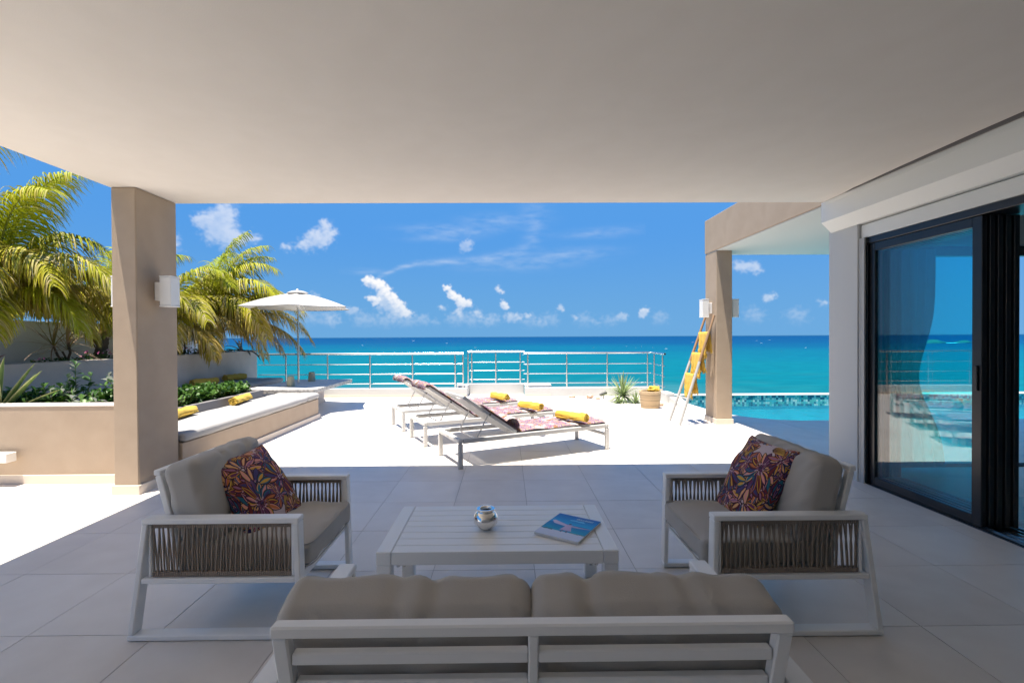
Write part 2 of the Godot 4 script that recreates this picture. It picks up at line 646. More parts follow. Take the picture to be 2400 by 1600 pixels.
# ---------------------------------------------------------------- sky, camera, sun
func sky_image() -> ImageTexture:
	var W := 4096
	var H := 2048
	var im := Image.create(W, H, false, Image.FORMAT_RGBF)
	var hor := Color(0.15, 0.395, 0.72)
	var mid := Color(0.095, 0.335, 0.78)
	var top := Color(0.035, 0.17, 0.58)
	for y in H:
		var el := 90.0 - (y + 0.5) * 180.0 / H
		var c := hor.lerp(mid, smoothstep(0.0, 13.0, el)) if el < 13.0 else mid.lerp(top, smoothstep(13.0, 75.0, el))
		if el < 0:
			c = Color(0.05, 0.16, 0.28)
		im.fill_rect(Rect2i(0, y, W, 1), c)
	var f := FastNoiseLite.new()
	f.noise_type = FastNoiseLite.TYPE_SIMPLEX_SMOOTH
	f.fractal_octaves = 5
	f.fractal_gain = 0.55
	f.frequency = 0.5
	f.seed = 4
	var g := FastNoiseLite.new()
	g.noise_type = FastNoiseLite.TYPE_SIMPLEX_SMOOTH
	g.fractal_octaves = 3
	g.frequency = 1.2
	g.seed = 9
	# each cloud: opacity, puffs of (azimuth, elevation, radius) in degrees
	var clouds := [
		[0.52, Vector3(-29.7, 12.6, 1.1), Vector3(-31.9, 11.6, 0.7), Vector3(-30.6, 11.2, 1.4), Vector3(-30.2, 10.2, 1.3), Vector3(-28.8, 10.0, 0.9), Vector3(-27.2, 10.2, 0.7)],
		[0.56, Vector3(-20.4, 12.3, 0.7), Vector3(-21.3, 11.0, 0.9), Vector3(-19.7, 11.3, 0.8), Vector3(-20.6, 10.3, 0.9), Vector3(-22.4, 9.9, 0.9), Vector3(-24.2, 9.6, 0.6)],
		[0.6, Vector3(-34.4, 9.1, 1.0)],
		[1.0, Vector3(-16.1, 6.3, 0.55), Vector3(-15.3, 6.3, 0.6), Vector3(-14.5, 5.9, 0.6), Vector3(-13.9, 5.2, 0.6), Vector3(-13.2, 4.4, 0.6), Vector3(-12.6, 3.7, 0.6), Vector3(-12.0, 3.1, 0.55), Vector3(-11.3, 2.7, 0.45), Vector3(-15.5, 4.5, 0.5), Vector3(-15.0, 4.0, 0.5)],
		[0.5, Vector3(-14.3, 4.6, 1.0), Vector3(-13.6, 3.4, 1.1), Vector3(-12.6, 2.5, 0.9)],
		[0.95, Vector3(-6.9, 5.7, 0.4), Vector3(-6.4, 5.1, 0.5), Vector3(-5.9, 4.5, 0.5), Vector3(-5.2, 4.2, 0.5), Vector3(-4.4, 3.9, 0.5), Vector3(-5.4, 3.7, 0.5)],
		[0.6, Vector3(-7.6, 3.4, 0.5), Vector3(-5.6, 2.9, 0.6), Vector3(-3.4, 2.8, 0.6)],
		[0.7, Vector3(-1.0, 5.7, 0.4), Vector3(-0.6, 5.3, 0.35)],
		[0.85, Vector3(-0.5, 4.0, 0.42), Vector3(-0.1, 3.5, 0.42)],
		[0.6, Vector3(0.3, 2.3, 0.7), Vector3(1.3, 2.2, 0.6), Vector3(2.4, 2.5, 0.4)],
		[0.35, Vector3(-4.5, 10.9, 0.7), Vector3(-4.9, 10.3, 0.7)],
		[0.55, Vector3(6.2, 3.4, 0.4), Vector3(6.6, 3.1, 0.3)],
		[0.5, Vector3(8.0, 2.2, 0.45)], [0.45, Vector3(12.9, 2.2, 0.6), Vector3(13.6, 2.1, 0.5)],
		[0.8, Vector3(15.9, 2.9, 0.45), Vector3(15.5, 2.4, 0.35)],
		[0.3, Vector3(-8.3, 1.7, 0.6)], [0.4, Vector3(-17.9, 2.9, 0.6), Vector3(-17.2, 3.1, 0.4)],
		[0.3, Vector3(4.0, 1.5, 0.8), Vector3(-2.5, 1.6, 0.9), Vector3(-19.5, 1.8, 0.8), Vector3(10.4, 1.5, 0.6)],
		[0.30, Vector3(-16.5, 1.9, 1.3), Vector3(-14.0, 1.7, 1.2), Vector3(-11.6, 1.8, 1.1), Vector3(-9.6, 2.0, 0.9)], [0.30, Vector3(-6.2, 2.1, 1.1), Vector3(-4.0, 1.9, 1.2), Vector3(-1.6, 2.0, 1.0)], [0.26, Vector3(2.6, 1.7, 1.3), Vector3(5.2, 1.9, 1.1), Vector3(9.0, 1.8, 1.2), Vector3(12.0, 1.7, 1.0), Vector3(17.5, 1.9, 1.1)], [0.28, Vector3(-22.5, 2.2, 1.3), Vector3(-20.0, 2.0, 1.1), Vector3(27.0, 2.0, 1.2), Vector3(31.0, 1.9, 1.2)],
		[0.45, Vector3(26.3, 7.3, 0.8), Vector3(27.2, 7.0, 0.6), Vector3(25.4, 7.4, 0.6)],
		[0.5, Vector3(28.2, 3.8, 0.5), Vector3(28.8, 4.0, 0.4)], [0.5, Vector3(33.2, 3.2, 0.5)], [0.4, Vector3(-21.3, 4.7, 0.5)],
	]
	var r := RandomNumberGenerator.new()
	r.seed = 12
	for k in 46:       # the same fair-weather clouds all the way round
		var az := 46.0 + 268.0 * (k + r.randf()) / 46.0
		var el := 2.0 + 10.0 * r.randf() * r.randf()
		var cl := [r.randf_range(0.45, 1.0)]
		var s := r.randf_range(0.5, 1.0) * (0.6 + el * 0.08)
		for j in r.randi_range(3, 7):
			cl.append(Vector3(az + r.randf_range(-2.2, 2.2) * s, el + r.randf_range(-0.5, 1.0) * s, s * r.randf_range(0.6, 1.1)))
		clouds.append(cl)
	var ppd := W / 360.0
	for cl in clouds:
		var x0 := 1e9
		var x1 := -1e9
		var y0 := 1e9
		var y1 := -1e9
		for i in range(1, cl.size()):
			var q: Vector3 = cl[i]
			x0 = minf(x0, q.x - q.z * 2.2)
			x1 = maxf(x1, q.x + q.z * 2.2)
			y0 = minf(y0, q.y - q.z * 2.2)
			y1 = maxf(y1, q.y + q.z * 2.0)
		y0 = maxf(y0, 0.3)
		for py in range(int((90.0 - y1) * H / 180.0), int((90.0 - y0) * H / 180.0) + 1):
			var el := 90.0 - (py + 0.5) * 180.0 / H
			for px in range(int(x0 * ppd), int(x1 * ppd) + 1):
				var az := (px + 0.5) / ppd
				var wa := az + 0.42 * f.get_noise_2d(az * 1.1, el * 1.5) + 0.16 * g.get_noise_2d(az * 2.4, el * 2.4 + 40)
				var we := el + 0.34 * f.get_noise_2d(az * 1.1 + 70, el * 1.5) + 0.14 * g.get_noise_2d(az * 2.4 + 30, el * 2.4)
				var d := 0.0
				var e := 0.0
				for i in range(1, cl.size()):
					var q: Vector3 = cl[i]
					var k := 0.9 / (q.z * q.z)
					d += exp(-k * (pow(wa - q.x, 2) + pow((we - q.y) * 1.12, 2)))
					e += exp(-k * (pow(wa - q.x + q.z * 0.35, 2) + pow((we - q.y + q.z * 0.55) * 1.12, 2)))
				if d < 0.05:
					continue
				var fine := f.get_noise_2d(az * 2.6 + 200, el * 3.2)
				var soft: float = 1.0 if cl[0] > 0.78 else 1.7
				d = minf(d, 1.5) + fine * 0.42
				var a: float = smoothstep(0.24, 0.24 + 0.52 * soft, d) * cl[0] * smoothstep(0.3, 2.2, el)
				if a <= 0.004:
					continue
				var lit := clampf(0.55 + (minf(d, 1.4) - minf(e, 1.4)) * 0.75 + fine * 0.22, 0.0, 1.0)
				var c := Color(0.46, 0.60, 0.83).lerp(Color(0.97, 0.97, 0.98), lit)
				c = hor.lerp(c, clampf(0.40 + el * 0.12, 0.0, 1.0))
				var xx := posmod(px, W)
				im.set_pixel(xx, py, im.get_pixel(xx, py).lerp(c, a))
	# thin high cloud: a long curved streak and a few veils
	var path := [Vector2(-14.6, 6.9), Vector2(-12.4, 7.9), Vector2(-10.3, 8.5), Vector2(-6.6, 8.8), Vector2(-3.2, 9.0), Vector2(-0.6, 9.5), Vector2(1.6, 10.0), Vector2(3.0, 11.2), Vector2(3.6, 13.2), Vector2(3.0, 16.0)]
	var veils := [Vector4(-8.0, 12.4, 4.0, 0.45), Vector4(-4.2, 12.1, 3.4, 0.32), Vector4(-1.0, 13.4, 4.0, 0.7), Vector4(-7.5, 11.4, 3.5, 0.4), Vector4(8.0, 9.6, 4.0, 0.6), Vector4(1.5, 8.6, 6.0, 0.8), Vector4(-16.0, 7.4, 1.8, 0.3), Vector4(11.0, 11.8, 4.0, 0.5)]
	for py in range(int((90.0 - 18.0) * H / 180.0), int((90.0 - 5.5) * H / 180.0)):
		var el := 90.0 - (py + 0.5) * 180.0 / H
		for px in range(int(-19.0 * ppd), int(16.0 * ppd)):
			var az := (px + 0.5) / ppd
			var p := Vector2(az, el)
			var a := 0.0
			for i in path.size() - 1:
				var q := Geometry2D.get_closest_point_to_segment(p, path[i], path[i + 1])
				var w := 0.20 + 0.05 * i + (0.10 * (i - 5) * (i - 5) if i > 5 else 0.0)
				var dd := p.distance_squared_to(q) / (w * w)
				if dd < 9.0:
					a = maxf(a, exp(-dd) * (0.34 - 0.028 * i))
			for q in veils:
				var dd := pow((az - q.x) / q.z, 2) + pow((el - q.y - (az - q.x) * 0.03) / q.w, 2)
				if dd < 6.0:
					a += exp(-dd) * 0.17
			if a > 0.003:
				a *= clampf(0.75 + f.get_noise_2d(az * 0.6 + 50, el * 2.6) * 1.1, 0.0, 1.5)
				var xx := posmod(px, W)
				im.set_pixel(xx, py, im.get_pixel(xx, py).lerp(Color(0.72, 0.80, 0.92), a))
	return ImageTexture.create_from_image(im)


func view_and_light() -> void:
	var cam := Camera3D.new()
	cam.name = "camera"
	cam.position = Vector3(0, 1.38, 0)
	cam.rotation_order = EULER_ORDER_YXZ
	cam.rotation_degrees = Vector3(-0.53, -0.6, -0.29)
	cam.fov = 70.05
	cam.near = 0.05
	cam.far = 60000.0
	add_child(cam)
	cam.current = true
	var env := Environment.new()
	env.background_mode = Environment.BG_SKY
	var sm := PanoramaSkyMaterial.new()
	sm.panorama = sky_image()
	env.sky = Sky.new()
	env.sky.sky_material = sm
	env.background_energy_multiplier = 0.46
	env.tonemap_mode = Environment.TONE_MAPPER_LINEAR
	env.tonemap_exposure = 2.25
	env.sdfgi_enabled = true
	env.ssao_enabled = true
	env.ssil_enabled = true
	var we := WorldEnvironment.new()
	we.name = "environment"
	we.environment = env
	add_child(we)
	var sun := DirectionalLight3D.new()
	sun.name = "sun"
	sun.light_energy = 1.6
	sun.light_color = Color(1.0, 0.965, 0.91)
	sun.light_angular_distance = 0.5
	sun.shadow_enabled = true
	add_child(sun)
	sun.look_at_from_position(Vector3.ZERO, Vector3(0.14, -1.0, -0.12), Vector3.FORWARD)


# ---------------------------------------------------------------- sea, terrace, pool
func sea() -> void:
	var f := FastNoiseLite.new()
	f.frequency = 0.8
	f.fractal_octaves = 4
	f.seed = 3
	var m := MB.new()
	m.colored = true
	var R := 260
	var A := 180
	var keys := [[10.0, Color(0.035, 0.145, 0.165)], [68.0, Color(0.03, 0.142, 0.165)], [86.0, Color(0.004, 0.125, 0.155)], [120.0, Color(0.003, 0.125, 0.165)], [210.0, Color(0.002, 0.115, 0.17)], [360.0, Color(0.002, 0.09, 0.165)], [620.0, Color(0.002, 0.058, 0.15)], [1600.0, Color(0.002, 0.049, 0.142)], [40000.0, Color(0.002, 0.048, 0.14)]]
	for i in R + 1:
		var r := 6.0 * pow(40000.0 / 6.0, float(i) / R)
		for k in A:
			var a := TAU * k / A
			var x := sin(a) * r
			var z := -cos(a) * r
			var l := log(r) + 0.30 * f.get_noise_3d(cos(a) * 3.0, sin(a) * 3.0, log(r) * 2.2) * smoothstep(3.0, 4.5, log(r)) + 0.06 * sin(a * 3.0)
			var c: Color = keys[0][1]
			for q in keys.size() - 1:
				if l > log(keys[q][0]):
					c = keys[q][1].lerp(keys[q + 1][1], clampf((l - log(keys[q][0])) / (log(keys[q + 1][0]) - log(keys[q][0])), 0, 1))
			c = c.lerp(Color(0.03, 0.17, 0.18), clampf(f.get_noise_3d(x * 0.05, z * 0.12, 7.0) * 0.8 - 0.1, 0.0, 0.5) * (1.0 - smoothstep(40.0, 130.0, r)))
			m.col = c
			m.vert(Vector3(x, -6.0, z))
	for i in R:
		for k in A:
			var k2 := (k + 1) % A
			var a := i * A + k
			var b := (i + 1) * A + k
			var c := (i + 1) * A + k2
			var d := i * A + k2
			m.idx.append_array(PackedInt32Array([a, b, c, a, c, d]))
	kind(put("sea", m, M.sea), "structure")
	rng.seed = 31
	var caps := []
	for i in 70:
		var d := 170.0 * pow(rng.randf(), -0.7)
		if d > 2500:
			continue
		var x := d * rng.randf_range(-1.1, 1.2)
		var s := d * rng.randf_range(0.0004, 0.0010)
		caps.append(Transform3D(Basis.from_euler(Vector3(0, rng.randf_range(-0.4, 0.4), 0)).scaled_local(Vector3(s * rng.randf_range(1.5, 3.5), s * 0.22, s * 0.5)), Vector3(x, -5.99, -d)))
	var cap := SphereMesh.new()
	cap.radius = 1.0
	cap.height = 2.0
	cap.radial_segments = 8
	cap.rings = 4
	var wc := many("whitecaps", cap, M.foam, caps)
	wc.set_meta("label", "tiny white wave crests scattered over the turquoise sea")
	wc.set_meta("category", "whitecaps")
	for q in [[P(374, -6, 423), 1.0, "long low brown reef rock with white surf, seen through the sliding door"], [P(408, -6, 430), 0.75, "smaller brown reef rock to the right of the long one"]]:
		var t := thing("reef_rock", q[0])
		tag(t, q[2], "rock", "reef rocks out at sea")
		var s: float = q[1]
		var mm := MB.new()
		var rows := []
		for iy in 7:
			var row := []
			for k in 18:
				var a := TAU * k / 18
				var rr := cos(iy / 6.0 * PI / 2) * (1.0 + 0.5 * f.get_noise_2d(k * 0.9, iy * 0.7 + s * 9))
				row.append(Vector3(cos(a) * rr * 11 * s, sin(iy / 6.0 * PI / 2) * 2.4 * s * (1 + f.get_noise_2d(k * 1.3, iy)), sin(a) * rr * 4 * s))
			rows.append(row)
		mm.grid(rows, true)
		put("boulder", mm, M.rock, t)
		mm = MB.new()
		for k in 5:
			mm.T = Transform3D(Basis.IDENTITY, Vector3((-14.0 - 5 * k) * s, 0.1, 2))
			mm.lathe([Vector2(0.01, 0.5 * s), Vector2(2.5 * s, 0.35 * s), Vector2(3.2 * s, -0.3)], 10)
		put("surf", mm, M.foam, t)


func clipped(rects: Array, x0: float, x1: float, d0: float, d1: float) -> Array:
	var out := []
	for r in rects:
		var a := maxf(x0, r[0])
		var b := minf(x1, r[1])
		var c := maxf(d0, r[2])
		var d := minf(d1, r[3])
		if b - a > 0.03 and d - c > 0.03:
			out.append([a, b, c, d])
	return out


func terrace() -> void:
	var fl := slab(-7.6, 3.70, -0.5, -0.003, -1.9, 11.6, 0.0)
	fl.box(Vector3(3.70, -0.5, -7.85), Vector3(9.2, -0.003, 1.9), 0.0)
	var floor_ := put("floor", fl, M.grout)
	kind(floor_, "structure")
	var unit := MB.new()
	unit.box(Vector3(-0.5, -1, -0.5), Vector3(0.5, 0, 0.5), 0.0)
	var um := unit.mesh()
	rng.seed = 8
	var singles := []
	var rest := [[], [], []]
	var rects := [[-7.5, 3.70, -1.8, 11.5], [3.70, 9.1, -1.8, 7.85]]
	for i in range(-13, 16):
		for k in range(-4, 20):
			var x0 := 0.157 + 0.6 * i
			var d0 := -0.123 + 0.6 * k
			for q in clipped(rects, x0, x0 + 0.6, d0, d0 + 0.6):
				var b: Basis = Basis.from_scale(Vector3(q[1] - q[0] - 0.004, 0.02, q[3] - q[2] - 0.004))
				var at := P((q[0] + q[1]) / 2, rng.randf_range(-0.0004, 0.0004), (q[2] + q[3]) / 2)
				var tone := rng.randi() % 3
				var cd := -at.z
				var seen: bool = cd > 0.7 and cd < 8.2 and absf(at.x) < cd * 1.1 + 0.4 and at.x < 3.75 and at.x > -5.2 and not (at.x < -3.4 and cd > 4.75)
				if seen:
					singles.append([cd, Transform3D(b, at), tone])
				else:
					rest[tone].append(Transform3D(b, at))
	singles.sort_custom(func(a, b2): return a[0] < b2[0])
	for i in singles.size():
		if i < 295:
			put("tile", um, M["tile%d" % singles[i][2]], floor_, singles[i][1])
		else:
			rest[singles[i][2]].append(singles[i][1])
	for i in 3:
		many("tile_field", um, M["tile%d" % i], rest[i], floor_)
	# pool: basin, coping, mosaic, water
	var basin := thing("pool")
	tag(basin, "turquoise infinity pool at the terrace edge right of the tan pillar", "pool")
	var m := slab(3.72, 12.3, -1.5, -1.35, 7.84, 11.15, 0.0)
	m.box(Vector3(3.55, -1.35, -11.15), Vector3(3.70, -0.02, -7.84), 0.0)
	m.box(Vector3(3.72, -1.35, -7.84), Vector3(12.3, -0.52, -7.6), 0.0)
	m.box(Vector3(3.70, -1.35, -11.4), Vector3(12.3, 0.0, -11.16), 0.0)
	put("pool_basin", m, M.pool_paint, basin)
	m = slab(3.701, 12.3, 0.001, 0.022, 11.14, 11.42, 0.004)
	put("overflow_rim", m, M.white_wall, basin)
	m = MB.new()
	var pts := PackedVector2Array([Vector2(3.702, 7.852), Vector2(4.75, 7.852), Vector2(4.42, 7.95), Vector2(4.15, 8.15), Vector2(3.95, 8.42), Vector2(3.82, 8.75), Vector2(3.76, 9.2), Vector2(3.702, 9.9)])
	m.T = Transform3D(Basis(Vector3(1, 0, 0), Vector3(0, 0, -1), Vector3(0, 1, 0)), Vector3.ZERO)
	m.prism(pts, -1.3, 0.0)
	put("rounded_corner", m, M.tile0, basin)
	var wm := MB.new()
	var rows := []
	for iz in 12:
		var row := []
		for ix in 24:
			row.append(P(3.705 + 8.59 * ix / 23.0, -0.125, 7.845 + 3.31 * iz / 11.0))
		rows.append(row)
	wm.grid(rows)
	put("water", wm, M.water, basin)
	var tl := MB.new()
	tl.box(Vector3(-0.0225, -0.0225, -0.004), Vector3(0.0225, 0.0225, 0.004), 0.003)
	var where := []
	var cols := []
	var pal := [Color(0.02, 0.20, 0.28), Color(0.05, 0.38, 0.46), Color(0.25, 0.52, 0.55), Color(0.02, 0.12, 0.20), Color(0.10, 0.42, 0.40), Color(0.45, 0.62, 0.60)]
	for i in 174:
		for k in 5:
			where.append(Transform3D(Basis.IDENTITY, P(3.73 + 0.049 * i, -0.025 - 0.049 * k, 11.155)))
			cols.append(pal[rng.randi() % 6])
	many("mosaic_tile", tl.mesh(), M.mosaic, where, basin, cols)
	var kb := MB.new()
	kb.prism(PackedVector2Array([Vector2(0, -0.01), Vector2(0.85, -0.01), Vector2(0.85, 0.02), Vector2(0.1, 0.13), Vector2(0, 0.13)]), -0.1, 0.1)
	var ko := put("kerb", kb, M.white_wall, self, Transform3D(Basis(Vector3.UP, PI / 2 - PI + 0.0), P(3.44, 0, 9.98)))
	ko.rotation.y = -PI / 2
	tag(ko, "short white wedge-shaped kerb between the wicker basket and the pool", "kerb")


# ---------------------------------------------------------------- house
func house() -> void:
	var h := thing("house")
	tag(h, "modern villa with deep roof slab over the terrace, tan pillars and dark sliding doors", "house")
	var m := MB.new()
	m.box(Vector3(3.1862, 2.72, -4.88), Vector3(9.2, 3.02, 1.9), 0.0)
	m.T = Transform3D(Basis(Vector3(1, 0, 0), Vector3(0, 0, -1), Vector3(0, 1, 0)), Vector3.ZERO)
	m.prism(PackedVector2Array([Vector2(-3.5, -1.9), Vector2(-3.5, 4.88), Vector2(3.186, 4.88), Vector2(3.186, 4.60), Vector2(3.16, 4.42), Vector2(3.135, 3.9), Vector2(3.115, 3.2), Vector2(3.10, -1.9)]), 2.72, 3.02)
	m.T = Transform3D.IDENTITY
	var roof := put("roof_slab", m, M.ceiling, h)
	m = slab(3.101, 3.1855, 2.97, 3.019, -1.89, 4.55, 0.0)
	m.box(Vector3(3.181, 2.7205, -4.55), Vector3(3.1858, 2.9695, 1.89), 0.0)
	put("painted_shade_liner", m, M.dark_wall, roof)  # dark lining put in the ceiling slot to paint shade along the shutter box
	m = slab(3.26, 9.2, 2.722, 3.26, 4.882, 7.98, 0.006)
	var rs := put("side_roof_slab", m, M.stucco, h)
	put("soffit", slab(3.275, 9.19, 2.708, 2.721, 4.884, 7.965, 0.002), M.white_wall, rs)
	for q in [[-3.49, -3.272, 4.34, 4.87, 2.719], [3.265, 3.515, 7.55, 7.97, 2.707]]:
		var pl := put("pillar", slab(q[0], q[1], -0.02, q[4], q[2], q[3], 0.008), M.stucco, h)
		var b := slab(q[0] - 0.014, q[1] + 0.014, -0.02, 0.085, q[2] - 0.014, q[2] - 0.0002, 0.003)
		b.box(Vector3(q[0] - 0.014, -0.02, -q[3] - 0.014), Vector3(q[1] + 0.014, 0.085, -q[3] - 0.0002), 0.003)
		b.box(Vector3(q[0] - 0.014, -0.02, -q[3]), Vector3(q[0] - 0.0002, 0.085, -q[2]), 0.003)
		b.box(Vector3(q[1] + 0.0002, -0.02, -q[3]), Vector3(q[1] + 0.014, 0.085, -q[2]), 0.003)
		put("plinth", b, M.plinth, pl)
	# walls of the room on the right
	put("corner_wall", slab(3.30, 3.72, -0.02, 2.707, 4.545, 4.955, 0.006), M.white_wall, h)
	m = slab(3.60, 9.0, 2.30, 2.706, 4.96, 5.12, 0.003)
	put("lintel", m, M.white_wall, h)
	m = slab(3.36, 3.62, 2.41, 2.718, -1.7, 4.54, 0.003)
	put("door_lintel", m, M.white_wall, h)
	put("inner_wall", slab(8.9, 9.1, -0.02, 2.718, -1.7, 4.99, 0.0), M.white_wall, h)
	put("added_back_wall", slab(-3.5, 9.1, -0.02, 2.718, -1.88, -1.70, 0.0), M.garden_wall, h)  # unseen wall added behind the camera to darken the foreground under the roof
	put("side_wall", slab(3.32, 3.6, -0.02, 2.405, -1.69, -0.6, 0.004), M.white_wall, h)
	# roller shutter box along the top of the doors
	m = MB.new()
	m.prism(PackedVector2Array([Vector2(3.19, 2.717), Vector2(3.19, 2.515), Vector2(3.285, 2.417), Vector2(3.355, 2.417), Vector2(3.355, 2.717)]), -4.905, 1.65)
	var sb := put("shutter_box", m, M.shutter, h)
	put("seam_strip", slab(3.1865, 3.1895, 2.678, 2.7165, -1.6, 4.90, 0.0), M.shutter, sb)
	m = slab(3.33, 3.358, 2.285, 2.407, -0.6, 4.54, 0.003)
	put("shutter_slot", m, M.shutter, h)
	m = slab(3.31, 3.375, -0.005, 2.283, 4.515, 4.543, 0.003)
	m.box(Vector3(3.31, -0.005, -4.514), Vector3(3.325, 2.283, -4.475), 0.002)
	put("shutter_guide", m, M.guide_grey, h)
	# door frame: head, jamb, tracks
	m = slab(3.34, 3.66, 2.225, 2.283, -0.6, 4.47, 0.003)
	m.box(Vector3(3.335, 0.0, -4.512), Vector3(3.66, 2.224, -4.472), 0.003)
	var fr := put("door_frame", m, M.black_frame, h)
	for k in 6:
		put("track", slab(3.345 + k * 0.054, 3.349 + k * 0.054, -0.002, 0.012, -0.6, 4.47, 0.0), M.steel if k else M.black_frame, fr)
	put("sill", slab(3.335, 3.66, -0.012, 0.003, -0.6, 4.47, 0.002), M.black_frame, fr)
	for k in 5:
		var x := 3.372 + k * 0.054
		var d0 := 3.40 - k * 0.004
		var leaf := MB.new()
		leaf.box(Vector3(x - 0.02, 0.014, -d0 - 0.075), Vector3(x + 0.02, 2.222, -d0), 0.004)
		leaf.box(Vector3(x - 0.02, 0.014, -4.468), Vector3(x + 0.02, 2.222, -4.40), 0.004)
		leaf.box(Vector3(x - 0.019, 0.014, -4.40), Vector3(x + 0.019, 0.085, -d0 - 0.075), 0.003)
		leaf.box(Vector3(x - 0.019, 2.15, -4.40), Vector3(x + 0.019, 2.222, -d0 - 0.075), 0.003)
		var lf := put("door_leaf", leaf, M.black_frame, h)
		put("pane", slab(x - 0.004, x + 0.004, 0.08, 2.155, d0 + 0.07, 4.405, 0.0), M.pane if k == 1 else M.clear_pane, lf)
		if k == 0:
			put("handle", slab(x - 0.034, x - 0.0205, 0.98, 1.16, d0 + 0.022, d0 + 0.05, 0.004), M.dark_metal, lf)
	# doors to the sea at the far end of the room
	m = slab(3.725, 8.9, 2.20, 2.299, 5.02, 5.1, 0.003)
	m.box(Vector3(3.722, 0.0, -5.1), Vector3(3.79, 2.199, -5.02), 0.003)
	var sf := put("sea_door_frame", m, M.black_frame, h)
	for k in 4:
		put("track", slab(3.8, 8.9, -0.002, 0.014, 5.02 + 0.03 * k, 5.026 + 0.03 * k, 0.0), M.black_frame, sf)
	for x in [6.4, 6.5, 8.75]:
		put("sea_door_stile", slab(x, x + 0.07, 0.01, 2.199, 5.05, 5.09, 0.003), M.black_frame, sf)
		# curtain drawn aside and gathered at the waist
	m = MB.new()
	var rows := []
	for iy in 41:
		var t := iy / 40.0
		var y := 2.25 - 2.22 * t
		var waist := exp(-pow((y - 0.95) / 0.42, 2))
		var w := 0.66 - 0.17 * waist + 0.12 * smoothstep(0.9, 0.0, y)
		var row := []
		for ix in 61:
			var u := ix / 60.0
			row.append(P(3.74 + u * w, y, 4.93 + 0.035 * sin(u * 46.0 + sin(y * 2.0) * 0.4) * (1.0 - 0.5 * waist)))
		rows.append(row)
	m.grid(rows)
	var cu := put("curtain", m, M.curtain)
	tag(cu, "long grey curtain gathered at one side behind the tinted door pane", "curtain")


func lamp(at: Vector3, side: float, label: String) -> void:
	var t := thing("wall_lamp", at)
	tag(t, label, "lamp", "box wall lamps on the pillars")
	var m := MB.new()
	m.box(Vector3(minf(0.002 * side, 0.062 * side), -0.085, -0.045), Vector3(maxf(0.002 * side, 0.062 * side), 0.085, 0.045), 0.003)
	put("bracket", m, M.white_plastic, t)
	m = MB.new()
	var a := minf(0.0625 * side, 0.165 * side)
	var b := maxf(0.0625 * side, 0.165 * side)
	m.box(Vector3(a, -0.13, -0.065), Vector3(b, 0.13, 0.065), 0.004)
	put("lamp_body", m, M.white_plastic, t)
	for s in [-1.0, 1.0]:
		m = MB.new()
		m.box(Vector3(a - 0.002, s * 0.137 - 0.006, -0.067), Vector3(b + 0.002, s * 0.137 + 0.006, 0.067), 0.002)
		put("lamp_rim", m, M.white_plastic, t)


func lamps() -> void:
	lamp(P(-3.272, 1.82, 4.60), 1.0, "white box wall lamp on the near pillar's right face, above the bench")
	lamp(P(-3.49, 1.82, 4.60), -1.0, "white box wall lamp peeking out behind the near pillar's palm side")
	lamp(P(3.265, 1.82, 7.74), -1.0, "white box wall lamp above the towel ladder")
	lamp(P(3.515, 1.82, 7.74), 1.0, "white box wall lamp on the pool side of the far pillar")
	var t := thing("step_light", P(-4.93, 0.275, 4.66))
	tag(t, "small white rectangular wall light low on the planter front", "light")
	var m := MB.new()
	m.box(Vector3(-0.27, -0.043, 0.0), Vector3(0.27, 0.043, 0.10), 0.004)
	put("housing", m, M.white_plastic, t)
	m = MB.new()
	m.box(Vector3(-0.25, -0.046, 0.02), Vector3(0.25, -0.0432, 0.085), 0.001)
	put("diffuser", m, M.paper, t)


